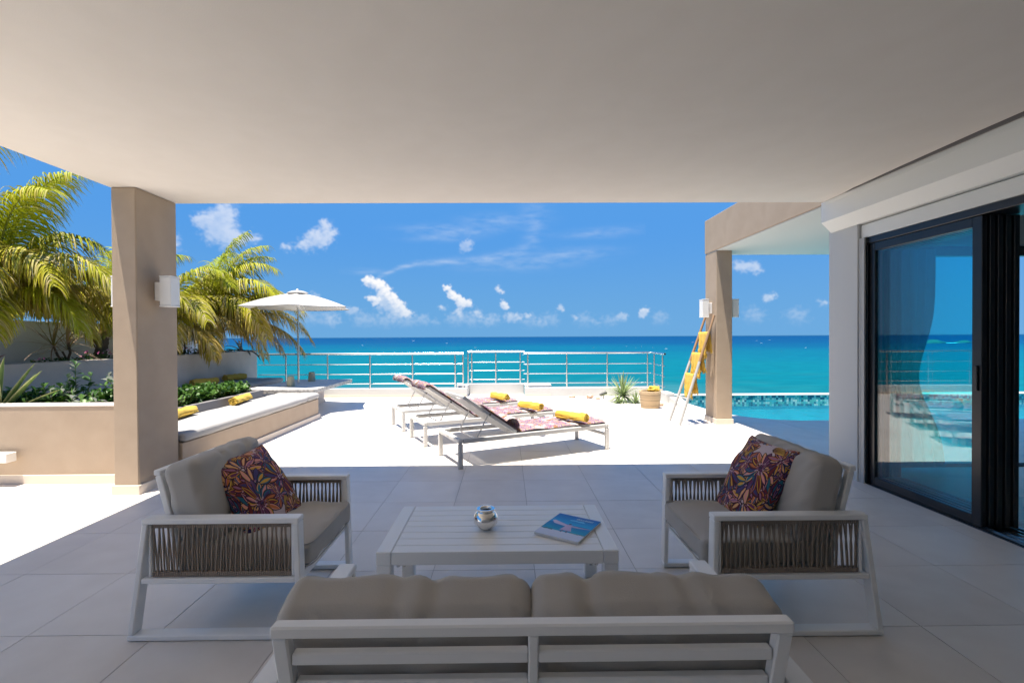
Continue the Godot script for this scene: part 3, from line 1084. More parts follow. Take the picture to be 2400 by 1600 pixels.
# ---------------------------------------------------------------- planters, walls, railings
func walls() -> void:
	var t := thing("low_planter")
	tag(t, "low beige planter box with white rim left of the near pillar", "planter")
	put("front_wall", slab(-7.2, -3.50, -0.02, 0.735, 4.70, 4.86, 0.004), M.stucco, t)
	put("rim", slab(-7.2, -3.50, 0.736, 0.752, 4.695, 4.87, 0.003), M.cap, t)
	put("plinth", slab(-7.2, -3.51, -0.02, 0.085, 4.68, 4.699, 0.003), M.plinth, t)
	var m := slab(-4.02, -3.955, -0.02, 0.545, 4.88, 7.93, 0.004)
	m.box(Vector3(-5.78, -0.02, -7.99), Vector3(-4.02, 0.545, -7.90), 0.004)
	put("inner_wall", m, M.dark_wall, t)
	put("soil", slab(-5.78, -4.03, -0.02, 0.48, 4.87, 7.89, 0.0), M.soil, t)
	t = thing("upper_planter")
	tag(t, "long greige retaining wall of the raised palm bed, behind the hedge", "planter")
	put("retaining_wall", slab(-5.96, -5.80, -0.02, 1.09, 4.2, 11.35, 0.006), M.greige_wall, t)
	put("soil", slab(-7.2, -5.97, -0.02, 1.03, 4.2, 11.30, 0.0), M.soil, t)
	put("end_wall", slab(-7.2, -5.97, -0.02, 1.085, 11.305, 11.40, 0.004), M.greige_wall, t)
	put("end_wall", slab(-7.2, -5.97, -0.02, 1.085, 4.06, 4.19, 0.004), M.greige_wall, t)
	var g := put("garden_wall", slab(-7.42, -7.21, -0.3, 1.66, -2.0, 11.6, 0.006), M.boundary)
	tag(g, "tall off-white boundary wall standing behind the palms", "wall")
	# parapet with railings
	var par := thing("parapet")
	tag(par, "low white parapet along the seaward edge of the terrace", "parapet")
	m = slab(-5.79, -0.93, -0.02, 0.195, 11.32, 11.56, 0.006)
	put("parapet_wall", m, M.white_wall, par)
	put("plinth", slab(-5.79, -0.95, -0.02, 0.055, 11.30, 11.319, 0.002), M.plinth, par)
	m = MB.new()
	m.T = Transform3D(Basis(Vector3(1, 0, 0), Vector3(0, 0, -1), Vector3(0, 1, 0)), Vector3.ZERO)
	m.prism(PackedVector2Array([Vector2(-0.929, 11.33), Vector2(-0.929, 11.95), Vector2(-1.2, 11.95), Vector2(-1.2, 11.561)]), -0.02, 0.24)
	put("parapet_wall", m, M.white_wall, par)
	put("parapet_wall", slab(-0.928, 0.41, -0.02, 0.245, 11.86, 12.08, 0.006), M.white_wall, par)
	m = slab(0.411, 3.28, -0.02, 0.20, 11.28, 11.52, 0.006)
	put("parapet_wall", m, M.white_wall, par)
	m = slab(0.42, 1.05, 0.2005, 0.235, 11.5, 12.06, 0.004)
	put("parapet_wall", m, M.white_wall, par)
	put("plinth", slab(0.42, 1.02, -0.02, 0.06, 11.262, 11.279, 0.002), M.plinth, par)
	put("parapet_wall", slab(3.281, 3.46, -0.02, 0.20, 10.0, 11.52, 0.006), M.white_wall, par)
	put("landing", slab(-0.927, 0.41, -0.3, -0.004, 11.6, 11.859, 0.0), M.tile0, par)
	rail("steel railing of three bars left of the gate recess", [[P(-5.79, 0, 11.40), P(-1.02, 0, 11.40)]], [-5.142, -4.179, -3.195, -2.208, -1.214, -1.03], 0.195, 1.0, [0.30, 0.525, 0.755])
	rail("shorter, slightly higher steel railing set back in the middle recess", [[P(-0.96, 0, 11.95), P(0.43, 0, 11.95)]], [-0.955, -0.866, -0.277, 0.321], 0.245, 1.022, [0.34, 0.56, 0.765])
	rail("steel railing above the spiky yucca, turning a corner at its end", [[P(0.39, 0, 11.38), P(3.37, 0, 11.38)], [P(3.37, 0, 11.38), P(3.37, 0, 10.35)]], [0.483, 1.395, 2.344, 3.289], 0.20, 1.0, [0.30, 0.52, 0.745], [P(3.37, 0, 11.1), P(3.37, 0, 10.5)])


func rail(label: String, runs: Array, posts: Array, base: float, top: float, bars: Array, more := []) -> void:
	var t := thing("railing")
	tag(t, label, "railing", "steel railings along the sea edge")
	for r in runs:
		var m := MB.new()
		m.tube([r[0] + Vector3(0, top, 0), r[1] + Vector3(0, top, 0)], 0.024, 12)
		put("handrail", m, M.steel, t)
		for b in bars:
			m = MB.new()
			m.tube([r[0] + Vector3(0, b, 0), r[1] + Vector3(0, b, 0)], 0.0105, 8)
			put("bar", m, M.steel, t)
	var where := more.duplicate()
	for x in posts:
		where.append(Vector3(x, 0, runs[0][0].z + 0.03))
	for w in where:
		var m := MB.new()
		m.tube([w + Vector3(0, base - 0.01, 0), w + Vector3(0, top - 0.045, 0)], 0.019, 10)
		m.tube([w + Vector3(0, top - 0.05, 0), w + Vector3(0, top - 0.01, 0)], 0.008, 8)
		m.tube([w + Vector3(0, base - 0.005, 0), w + Vector3(0, base + 0.012, 0)], 0.042, 12)
		put("post", m, M.steel, t)


# ---------------------------------------------------------------- lounge furniture
func wrinkles(s: int, freq := 5.0) -> FastNoiseLite:
	var f := FastNoiseLite.new()
	f.noise_type = FastNoiseLite.TYPE_SIMPLEX_SMOOTH
	f.frequency = freq
	f.fractal_octaves = 3
	f.seed = s
	return f


# an armchair or sofa facing +z, W wide over its arms, with the given number of back cushions
func lounge_seat(called: String, W: float, backs: int, s0: int) -> Node3D:
	var t := thing(called)
	var B := Vector2(-0.41, 0.0)
	var Tb := Vector2(-0.338, 0.54)
	var Tf := Vector2(0.345, 0.54)
	var F := Vector2(0.358, 0.0)
	for s in [-1.0, 1.0]:
		var x: float = s * (W / 2 - 0.032)
		var v3 := func(p: Vector2) -> Vector3: return Vector3(x, p.y, p.x)
		var m := MB.new()
		var w := 0.062
		var side := Vector3(0, 0, 1)
		m.box(Vector3(x - w / 2, 0.535, Tb.x - 0.014), Vector3(x + w / 2, 0.56, Tf.x + 0.014), 0.004)
		m.bar(v3.call(Vector2(B.x, 0.0285)), v3.call(Vector2(Tb.x, 0.535)), w - 0.003, 0.026, side, 0.004)
		m.bar(v3.call(Vector2(F.x, 0.0285)), v3.call(Vector2(Tf.x, 0.535)), w - 0.003, 0.026, side, 0.004)
		m.box(Vector3(x - w / 2, 0.003, B.x - 0.014), Vector3(x + w / 2, 0.028, F.x + 0.014), 0.004)
		m.box(Vector3(x - w / 2 + 0.003, 0.262, -0.360), Vector3(x + w / 2 - 0.003, 0.286, 0.337), 0.004)
		for zz in [[-0.335, -0.323], [0.318, 0.33]]:
			m.box(Vector3(x - 0.012, 0.287, zz[0]), Vector3(x + 0.012, 0.534, zz[1]), 0.003)
		var arm := put("arm_frame", m, M.alu, t)
		# cords strung between the two bars
		var rr := RandomNumberGenerator.new()
		rr.seed = s0 * 7 + int(s)
		for k in 29:
			var z := -0.313 + 0.624 * k / 28.0
			var m2 := MB.new()
			var lean := rr.randf_range(-0.007, 0.007)
			for e in [-1.0, 1.0]:
				m2.tube([Vector3(x + 0.004 * e, 0.302, z + e * 0.0046 - lean), Vector3(x + 0.002 * e, 0.41, z + e * 0.0034), Vector3(x + 0.004 * e, 0.525, z - e * 0.0046 + lean)], 0.0046, 5, false)
			put("cord", m2, M.rope, arm)
		var wrap := MB.new()
		for y in [0.5245, 0.300]:
			for k in 66:
				var z := -0.318 + 0.634 * (k + 0.5) / 66.0
				wrap.box(Vector3(x - 0.013, y - 0.0125, z - 0.0044), Vector3(x + 0.013, y + 0.0095 + (k % 2) * 0.001, z + 0.0044), 0.003)
		kind(put("rope_wrap", wrap, M.rope, arm), "stuff")
	var bw := W - 0.20
	var p0 := Vector3(0, 0.27, -0.23)
	var p1 := Vector3(0, 0.757, -0.352)
	var at := func(y: float) -> Vector3: return p0.lerp(p1, (y - p0.y) / (p1.y - p0.y))
	var m := MB.new()
	for s in [-1.0, 1.0]:
		var o := Vector3(s * (bw / 2 - 0.0175), 0, 0)
		m.bar(p0 + o, at.call(0.731) + o, 0.034, 0.03, Vector3(0, 0, 1), 0.004)
	m.bar(at.call(0.744) - Vector3(bw / 2, 0, 0), at.call(0.744) + Vector3(bw / 2, 0, 0), 0.034, 0.026, Vector3.UP, 0.004)
	put("back_frame", m, M.alu, t)
	if backs > 1:
		m = MB.new()
		m.bar(p0, at.call(0.7305), 0.022, 0.026, Vector3(0, 0, 1), 0.003)
		put("back_post", m, M.alu, t)
	for y in [0.672, 0.598, 0.524, 0.45, 0.376]:
		for k in backs:
			m = MB.new()
			var xa := -bw / 2 + 0.037 if k == 0 else 0.0115
			var xb := bw / 2 - 0.037 if k == backs - 1 else -0.0115
			var c: Vector3 = at.call(y)
			m.bar(c + Vector3(xa, 0, 0), c + Vector3(xb, 0, 0), 0.024, 0.027, Vector3.UP, 0.003)
			put("back_rail", m, M.alu, t)
	m = MB.new()
	var iw := W / 2 - 0.066
	m.box(Vector3(-iw, 0.235, 0.30), Vector3(iw, 0.275, 0.345), 0.004)
	m.box(Vector3(-iw, 0.235, -0.26), Vector3(iw, 0.275, -0.215), 0.004)
	for k in 7:
		var z := -0.20 + 0.49 * k / 7.0
		m.box(Vector3(-iw, 0.245, z), Vector3(iw, 0.272, z + 0.045), 0.003)
	put("seat_frame", m, M.alu, t)
	m = MB.new()
	for s in [-1.0, 1.0]:
		for z in [B.x + 0.03, F.x - 0.03]:
			m.box(Vector3(s * (W / 2 - 0.032) - 0.018, -0.001, z - 0.018), Vector3(s * (W / 2 - 0.032) + 0.018, 0.0028, z + 0.018), 0.0)
	put("foot", m, M.dark_metal, t)
	# cushions
	for k in backs:
		var cw := (W - 0.14) / backs
		var cx := -(W - 0.14) / 2 + cw * (k + 0.5)
		m = MB.new()
		m.T = Transform3D(Basis.IDENTITY, Vector3(cx, 0.352, 0.065))
		m.cushion(Vector3(cw / 2 - 0.003, 0.066, 0.318), 0.03, 0.016, wrinkles(s0 + k, 5.0), 0.010)
		piping(m, Vector3(cw / 2 - 0.003, 0.066, 0.318), 0.052)
		put("seat_cushion", m, M.sofa_fabric, t)
		m = MB.new()
		var lean := Basis(Vector3.RIGHT, PI / 2 - 0.245)
		m.T = Transform3D(lean, at.call(0.59 if backs == 1 else 0.562) + Vector3(cx, 0.004, 0.125))
		m.cushion(Vector3(cw / 2 + 0.004, 0.085, 0.212 if backs == 1 else 0.205), 0.05, 0.022, wrinkles(s0 + 10 + k * 3, 3.2), 0.009, 56, [[-cw * 0.14, 0.35, 0.018, 0.006, 0.9], [cw * 0.27, -0.6, 0.022, 0.009, 1.1]] if k == 0 else [[-cw * 0.12, 0.7, 0.02, 0.009, 1.1], [cw * 0.05, -0.3, 0.014, 0.004, 0.7]])
		put("back_cushion", m, M.sofa_fabric, t)
	return t


func piping(m: MB, h: Vector3, r: float) -> void:
	for y in [-1.0, 1.0]:
		var pts := []
		for i in 41:
			var a := TAU * i / 40.0
			var p := Vector2(signf(cos(a)) * pow(absf(cos(a)), 0.18) * (h.x - 0.002), signf(sin(a)) * pow(absf(sin(a)), 0.18) * (h.z - 0.002))
			pts.append(Vector3(p.x, y * (h.y - 0.014), p.y))
		m.tube(pts, 0.0035, 5, false)


func lounge() -> void:
	var sofa := lounge_seat("sofa", 1.34, 2, 3)
	sofa.position = P(0.055, 0, 1.412)
	sofa.rotation.y = PI
	tag(sofa, "white framed two-seat sofa seen from behind, with taupe cushions", "sofa")
	var a := lounge_seat("armchair", 0.74, 1, 21)
	a.position = P(-1.315, 0, 2.59)
	a.rotation.y = PI / 2
	tag(a, "white rope-arm armchair left of the coffee table, near the pillar", "armchair", "armchairs at the coffee table")
	again(a, P(1.30, 0, 2.57), -PI / 2, "white rope-arm armchair right of the coffee table, near the sliding door", "armchairs at the coffee table")
	for q in [[-1.0, "bright flower-print cushion leaning in the armchair by the pillar", 31], [1.0, "bright flower-print cushion leaning in the armchair by the sliding door", 47]]:
		var s: float = q[0]
		var m := MB.new()
		m.pillow(0.47, 0.17, wrinkles(q[2], 7.0))
		var o := put("throw_pillow", m, M.print)
		var along := (Vector3(0.04, 0.0, -0.42) if s < 0 else Vector3(0.0, -0.01, -0.42)).normalized()
		var fall := Vector3(0.24, -0.374, 0.05) if s < 0 else Vector3(-0.204, -0.372, 0.05)
		var n := along.cross(fall).normalized() * (-1.0 if s < 0 else 1.0)
		o.transform = Transform3D(Basis(along, n, along.cross(n).normalized()), P(-1.345, 0.56, 2.635) if s < 0 else P(1.345, 0.59, 2.635))
		tag(o, q[1], "cushion", "flower-print cushions on the armchairs")
	# coffee table
	var t := thing("coffee_table", P(-0.048, 0, 2.525))
	tag(t, "low white slatted aluminium coffee table in front of the sofa", "table")
	var hx := 0.557
	var hz := 0.305
	for sx in [-1.0, 1.0]:
		for sz in [-1.0, 1.0]:
			var lx: float = sx * (hx - 0.0345)
			var lz: float = sz * (hz - 0.0345)
			var m2 := MB.new()
			m2.box(Vector3(lx - 0.0335, 0.004, lz - 0.0335), Vector3(lx + 0.0335, 0.3375, lz + 0.0335), 0.004)
			put("leg", m2, M.alu, t)
			m2 = MB.new()
			m2.box(Vector3(lx - 0.02, -0.001, lz - 0.02), Vector3(lx + 0.02, 0.0038, lz + 0.02), 0.0)
			put("foot", m2, M.dark_metal, t)
		var m := MB.new()
		m.box(Vector3(sx * (hx - 0.0345) - 0.0345, 0.338, -hz), Vector3(sx * (hx - 0.0345) + 0.0345, 0.40, hz), 0.004)
		put("side_rail", m, M.alu, t)
		m = MB.new()
		m.box(Vector3(-hx + 0.07, 0.338, sx * (hz - 0.016) - 0.0145), Vector3(hx - 0.07, 0.3935, sx * (hz - 0.016) + 0.0145), 0.003)
		put("apron", m, M.alu, t)
	for k in 8:
		var m := MB.new()
		var pitch := 2 * hz / 8.0
		m.box(Vector3(-hx + 0.0715, 0.3855 if k in [0, 7] else 0.380, -hz + pitch * k + 0.0022), Vector3(hx - 0.0715, 0.3985, -hz + pitch * (k + 1) - 0.0022), 0.002)
		put("slat", m, M.alu, t)
	var under := MB.new()
	under.box(Vector3(-0.03, 0.345, -hz + 0.032), Vector3(0.03, 0.379, hz - 0.032), 0.002)
	put("cross_bar", under, M.alu, t)
	for x in [-hx + 0.10, -hx + 0.125, hx - 0.125, hx - 0.10]:
		var m := MB.new()
		m.T = Transform3D(Basis.IDENTITY, Vector3(x, 0.326, hz - 0.016))
		m.lathe([Vector2(0.0001, 0), Vector2(0.008, 0.001), Vector2(0.008, 0.0115)], 10)
		put("bolt", m, M.steel, t)
	# ashtray pot
	t = thing("metal_pot", P(-0.113, 0.4, 2.485))
	tag(t, "small round shiny silver pot on the coffee table", "pot")
	var m := MB.new()
	m.lathe([Vector2(0.0001, 0.001), Vector2(0.030, 0.0), Vector2(0.034, 0.003), Vector2(0.05, 0.017), Vector2(0.0605, 0.035), Vector2(0.0635, 0.05), Vector2(0.061, 0.066), Vector2(0.053, 0.08), Vector2(0.044, 0.0885), Vector2(0.040, 0.091)], 40)
	put("bowl", m, M.chrome, t)
	m = MB.new()
	m.lathe([Vector2(0.0395, 0.0905), Vector2(0.041, 0.093), Vector2(0.046, 0.099), Vector2(0.0475, 0.103), Vector2(0.045, 0.106), Vector2(0.036, 0.107), Vector2(0.030, 0.104), Vector2(0.027, 0.096), Vector2(0.026, 0.08)], 40)
	put("lid", m, M.chrome, t)
	m = MB.new()
	m.lathe([Vector2(0.0255, 0.088), Vector2(0.02, 0.0925), Vector2(0.0001, 0.094)], 16)
	put("ash", m, M.ash, t)
	# magazine
	t = thing("magazine", P(0.308, 0.4, 2.467), 0.0)
	tag(t, "glossy magazine with a blue seaside cover lying on the coffee table", "magazine")
	t.rotation.y = -0.563
	m = MB.new()
	m.box(Vector3(-0.118, 0.001, -0.146), Vector3(0.118, 0.0125, 0.146), 0.001)
	put("pages", m, M.paper, t)
	m = MB.new()
	var rows := []
	for iz in 9:
		var row := []
		for ix in 7:
			var u := ix / 6.0
			row.append(Vector3(-0.119 + 0.238 * u, 0.0135 + 0.0015 * pow(1.0 - u, 2), -0.1475 + 0.295 * iz / 8.0))
		rows.append(row)
	m.grid(rows)
	put("front_cover", m, M.cover, t)
	var tm := TextMesh.new()
	var sf := SystemFont.new()
	sf.font_names = PackedStringArray(["Droid Sans"])
	tm.font = sf
	tm.text = "discover"
	tm.font_size = 64
	tm.pixel_size = 0.0004
	tm.depth = 0.0004
	put("title_lettering", tm, M.ink, t, Transform3D(Basis(Vector3.RIGHT, -PI / 2), Vector3(0.045, 0.0147, -0.112)))


# ---------------------------------------------------------------- towels
func roll(called: String, at: Vector3, dir: Vector3, L: float, R: float, seed_: int, label: String) -> void:
	var t := thing(called, at)
	tag(t, label, "towel", "rolled yellow towels")
	var z := dir.normalized()
	var x := Vector3.UP.cross(z).normalized()
	var b := Basis(x, z.cross(x), z)
	var f := wrinkles(seed_, 9.0)
	var m := MB.new()
	m.T = Transform3D(b, Vector3(0, R, 0))
	var turns := 3.6
	var N := 90
	var th := R * 0.92 / (turns + 0.6)
	var rows := []
	for j in 13:
		var zz := L * (j / 12.0 - 0.5)
		var row := []
		var inner := []
		for i in N + 1:
			var a := TAU * turns * i / N
			var r := th * 0.55 + th * turns * i / N
			var w := 1.0 + 0.26 * f.get_noise_3d(cos(a) * 0.07, sin(a) * 0.07, zz * 0.9) + 0.07 * f.get_noise_3d(cos(a) * 0.3, sin(a) * 0.3, zz * 2.0)
			var off := 0.012 * f.get_noise_2d(a * 0.1, 3.0) if (j == 0 or j == 12) else 0.0
			var sag := 1.0 if sin(a - 0.4) > -0.85 else 0.97
			row.append(Vector3(cos(a - 0.4) * (r + th * 0.40) * w, sin(a - 0.4) * (r + th * 0.40) * w * sag, zz + off))
			inner.append(Vector3(cos(a - 0.4) * (r - th * 0.40) * w, sin(a - 0.4) * (r - th * 0.40) * w * sag, zz + off))
		inner.reverse()
		rows.append(row + inner)
	m.grid(rows, true, [], true)
	for e in [0, 12]:
		for i in N:
			var q := [rows[e][i], rows[e][i + 1], rows[e][2 * N - i], rows[e][2 * N + 1 - i]]
			m.qo(q[0], q[1], q[2], q[3], Vector3(0, 0, -1 if e == 0 else 1))
	put("rolled_cloth", m, M.towel, t)
	# the loose outer hem
	m = MB.new()
	m.T = Transform3D(b, Vector3(0, R, 0))
	var hem := []
	for i in 9:
		hem.append(Vector3(cos(-0.4 + TAU * turns) * (th * 0.55 + th * turns + th * 0.5), sin(-0.4 + TAU * turns) * (th * 0.55 + th * turns + th * 0.5) + 0.003 * sin(i * 2.0), L * (i / 8.0 - 0.5)))
	m.tube(hem, 0.006, 6)
	put("hem", m, M.towel, t)


# ---------------------------------------------------------------- sun loungers
# local x runs from the head end (0) to the foot end (1.96), z to the side nearer the camera
func lounger(at: Vector3, turn: float, label: String, slipped: bool, s0: int) -> Node3D:
	var t := thing("sun_lounger", at, turn)
	tag(t, label, "lounger", "sun loungers in a row on the terrace")
	var L := 1.96
	var W := 0.345
	var m: MB
	for s in [-1.0, 1.0]:
		m = MB.new()
		m.box(Vector3(0.052, 0.262, s * (W - 0.018) - 0.016), Vector3(L - 0.052, 0.312, s * (W - 0.018) + 0.016), 0.006)
		put("side_rail", m, M.lounger_alu, t)
		for e in [0.0, 1.0]:
			var x: float = 0.0 if e == 0.0 else L - 0.05
			m = MB.new()
			m.box(Vector3(x, 0.006, s * (W - 0.02) - 0.021), Vector3(x + 0.05, 0.262, s * (W - 0.02) + 0.021), 0.008)
			put("leg", m, M.lounger_alu, t)
			m = MB.new()
			m.box(Vector3(x + 0.003, -0.001, s * (W - 0.02) - 0.019), Vector3(x + 0.047, 0.0058, s * (W - 0.02) + 0.019), 0.0)
			put("foot", m, M.guide_grey, t)
	for e in [0.0, 1.0]:
		var x: float = 0.0 if e == 0.0 else L - 0.05
		m = MB.new()
		m.box(Vector3(x, 0.263, -W), Vector3(x + 0.0505, 0.315, W), 0.012)
		put("end_rail", m, M.lounger_alu, t)
	m = MB.new()
	m.box(Vector3(L - 0.04, 0.165, -W + 0.042), Vector3(L - 0.012, 0.20, W - 0.042), 0.004)
	put("stretcher", m, M.lounger_alu, t)
	m = MB.new()
	m.box(Vector3(-0.0022, 0.281, -0.03), Vector3(-0.0004, 0.295, 0.03), 0.0)
	put("badge", m, M.guide_grey, t)
	var hinge := Vector3(0.70, 0.318, 0)
	var head := Vector3(0.075, 0.745, 0)
	var back := MB.new()
	for s in [-1.0, 1.0]:
		var o := Vector3(0, 0, s * (W - 0.052))
		back.bar(hinge + o, head + o, 0.03, 0.036, Vector3.UP, 0.005)
	back.bar(head + Vector3(0.01, -0.006, -W + 0.068), head + Vector3(0.01, -0.006, W - 0.068), 0.03, 0.03, Vector3.UP, 0.005)
	var bf := put("backrest_frame", back, M.lounger_alu, t)
	m = MB.new()
	var rows := []
	for i in 13:
		var row := []
		for k in 9:
			var u := k / 8.0 * 2 - 1
			var p := hinge.lerp(head, i / 12.0 * 0.985)
			row.append(p + Vector3(0, -0.012 - 0.045 * (1 - u * u) * (0.4 + 0.6 * sin(i / 12.0 * PI * 0.9 + 0.3)), u * (W - 0.066)))
		rows.append(row)
	m.grid(rows)
	put("sling", m, M.sling, bf)
	m = MB.new()
	rows = []
	for i in 3:
		var row := []
		for k in 7:
			var u := k / 6.0 * 2 - 1
			row.append(Vector3(0.72 + (L - 0.78) * i / 2.0, 0.306 - 0.02 * (1 - u * u), u * (W - 0.035)))
		rows.append(row)
	m.grid(rows)
	put("seat_sling", m, M.sling, t)
	# prop struts that stand on notched racks
	var mid := hinge.lerp(head, 0.52)
	m = MB.new()
	for s in [-1.0, 1.0]:
		var o := Vector3(0, 0, s * (W - 0.075))
		m.tube([mid + o, Vector3(0.235, 0.285, o.z * 0.97)], 0.008, 8)
		m.tube([Vector3(0.235, 0.285, o.z * 0.97), Vector3(0.36, 0.292, o.z * 0.97)], 0.006, 6)
	m.tube([Vector3(0.235, 0.285, -W + 0.08), Vector3(0.235, 0.285, W - 0.08)], 0.008, 8)
	put("prop_strut", m, M.lounger_alu, t)
	for s in [-1.0, 1.0]:
		m = MB.new()
		m.box(Vector3(0.13, 0.272, s * (W - 0.038) - 0.004), Vector3(0.43, 0.303, s * (W - 0.038) + 0.003), 0.002)
		for k in 6:
			m.box(Vector3(0.15 + k * 0.045, 0.303, s * (W - 0.038) - 0.0035), Vector3(0.172 + k * 0.045, 0.312, s * (W - 0.038) + 0.0025), 0.001)
		put("rack", m, M.guide_grey, t)
		m = MB.new()
		m.T = Transform3D(Basis(Vector3.RIGHT, PI / 2 * s), mid + Vector3(0, 0, s * (W - 0.036)))
		m.lathe([Vector2(0.0001, 0.006), Vector2(0.011, 0.005), Vector2(0.012, 0.0)], 12)
		put("knob", m, M.dark_metal, t)
	return t


# the printed pad follows the lounger's seat and backrest
func pad(lounger_: Node3D, label: String, reach: float, fold: float, s0: int) -> void:
	var W := 0.315
	var path := [Vector2(1.955, 0.33)]
	for i in 14:
		path.append(Vector2(1.93 - 1.17 * i / 13.0, 0.331 + 0.004 * sin(i * 1.3)))
	if fold > 0.0:
		for q in [Vector2(0.73, 0.352), Vector2(0.735, 0.40), Vector2(0.70, 0.46), Vector2(0.65, 0.485), Vector2(0.60, 0.475), Vector2(0.575, 0.455)]:
			path.append(q)
	else:
		path.append(Vector2(0.715, 0.352))
		path.append(Vector2(0.675, 0.372))
	var steps := 10
	for i in steps + 1:
		var f := lerpf(0.13, reach, i / float(steps)) if fold <= 0.0 else lerpf(0.26, reach, i / float(steps))
		path.append(Vector2(0.70 - 0.625 * f + 0.02, 0.318 + 0.427 * f + 0.034))
	if reach > 0.98:
		path.append(Vector2(0.055, 0.783))
		path.append(Vector2(0.022, 0.755))
		path.append(Vector2(0.025, 0.715))
	var f := wrinkles(s0, 4.0)
	var rows := []
	var uvs := []
	var len := 0.0
	var hw := 0.021
	for i in path.size():
		var p: Vector2 = path[i]
		var d: Vector2 = (path[mini(i + 1, path.size() - 1)] - path[maxi(i - 1, 0)]).normalized()
		var n := Vector2(d.y, -d.x)   # up when running from the foot to the head
		if n.y < 0 and i < 8:
			n = -n
		n = Vector2(-d.y, d.x) * -1.0 if Vector2(-d.y, d.x).dot(Vector2(0.35, 1)) < 0 else Vector2(-d.y, d.x)
		if fold > 0.0 and i > 14 and i < 21:
			n = Vector2(d.y, -d.x)
		if i > 0:
			len += p.distance_to(path[i - 1])
		var row := []
		var uv := []
		var K := 14
		for k in K + 1:
			var u := k / float(K) * 2 - 1
			var e := pow(maxf(1.0 - pow(absf(u), 6), 0.0), 0.5)
			var bump := f.get_noise_2d(u * 0.9, len * 1.1) * 0.014
			var q := p + n * (hw * e + bump)
			row.append(Vector3(q.x, q.y, u * W * (1 + 0.02 * f.get_noise_2d(len * 3, 7.0))))
			uv.append(Vector2(0.5 + 0.5 * u, len / 2.0))
		for k in range(K, -1, -1):
			var u := k / float(K) * 2 - 1
			var e := pow(maxf(1.0 - pow(absf(u), 6), 0.0), 0.5)
			var q := p - n * hw * e * 0.6
			row.append(Vector3(q.x, q.y, u * W))
			uv.append(Vector2(0.5 + 0.5 * u, len / 2.0))
		rows.append(row)
		uvs.append(uv)
	var m := MB.new()
	m.grid(rows, true, uvs)
	# ends
	for e in [0, rows.size() - 1]:
		for k in 14:
			m.qo(rows[e][k], rows[e][k + 1], rows[e][28 - k], rows[e][29 - k], Vector3(1 if e == 0 else -1, 0.2, 0))
	var o := put("lounger_pad", m, M.pad_print)
	o.transform = lounger_.transform
	tag(o, label, "pad", "flower-print pads on the loungers")


func loungers() -> void:
	var turn := 0.458
	var spots := [P(-0.66, 0, 5.378), P(-1.20, 0, 6.42), P(-1.69, 0, 7.437)]
	var what := ["nearest the shaded floor", "in the middle of the row", "farthest, nearest the railing"]
	var first := lounger(spots[0], turn, "white sun lounger with raised back, " + what[0], true, 1)
	pad(first, "flower-print pad bunched into a fold on the lounger nearest the shade", 0.72, 1.0, 61)
	for k in [1, 2]:
		var o := again(first, spots[k], turn, "white sun lounger with raised back, " + what[k], "sun loungers in a row on the terrace")
		pad(o, "flower-print pad hooked over the backrest of the " + ["", "middle lounger", "lounger nearest the railing"][k], 1.0, 0.0, 61 + k)
	var side := Vector3(-0.30, 0, -0.63)
	roll("rolled_towel", P(0.787, 0.353, 5.90), Vector3(0.50, 0, 0.44), 0.42, 0.060, 5, "rolled yellow towel on the lounger nearest the shaded floor")
	roll("rolled_towel", P(0.33, 0.353, 6.84), Vector3(0.48, 0, 0.46), 0.40, 0.058, 6, "rolled yellow towel on the middle lounger")
	roll("rolled_towel", P(-0.12, 0.353, 7.92), Vector3(0.42, 0, 0.50), 0.38, 0.060, 7, "rolled yellow towel on the lounger nearest the railing")


# ---------------------------------------------------------------- bench corner with table and parasol
func flat_cushion(called: String, x0: float, x1: float, y0: float, y1: float, d0: float, d1: float, s0: int, label: String) -> void:
	var m := MB.new()
	m.T = Transform3D(Basis.IDENTITY, P((x0 + x1) / 2, (y0 + y1) / 2, (d0 + d1) / 2))
	m.cushion(Vector3((x1 - x0) / 2, (y1 - y0) / 2, (d1 - d0) / 2), minf(0.045, (y1 - y0) / 2 - 0.004), 0.004, wrinkles(s0, 2.5), 0.006, 24)
	tag(put(called, m, M.bench_fabric), label, "cushion", "pale seat cushions on the benches")


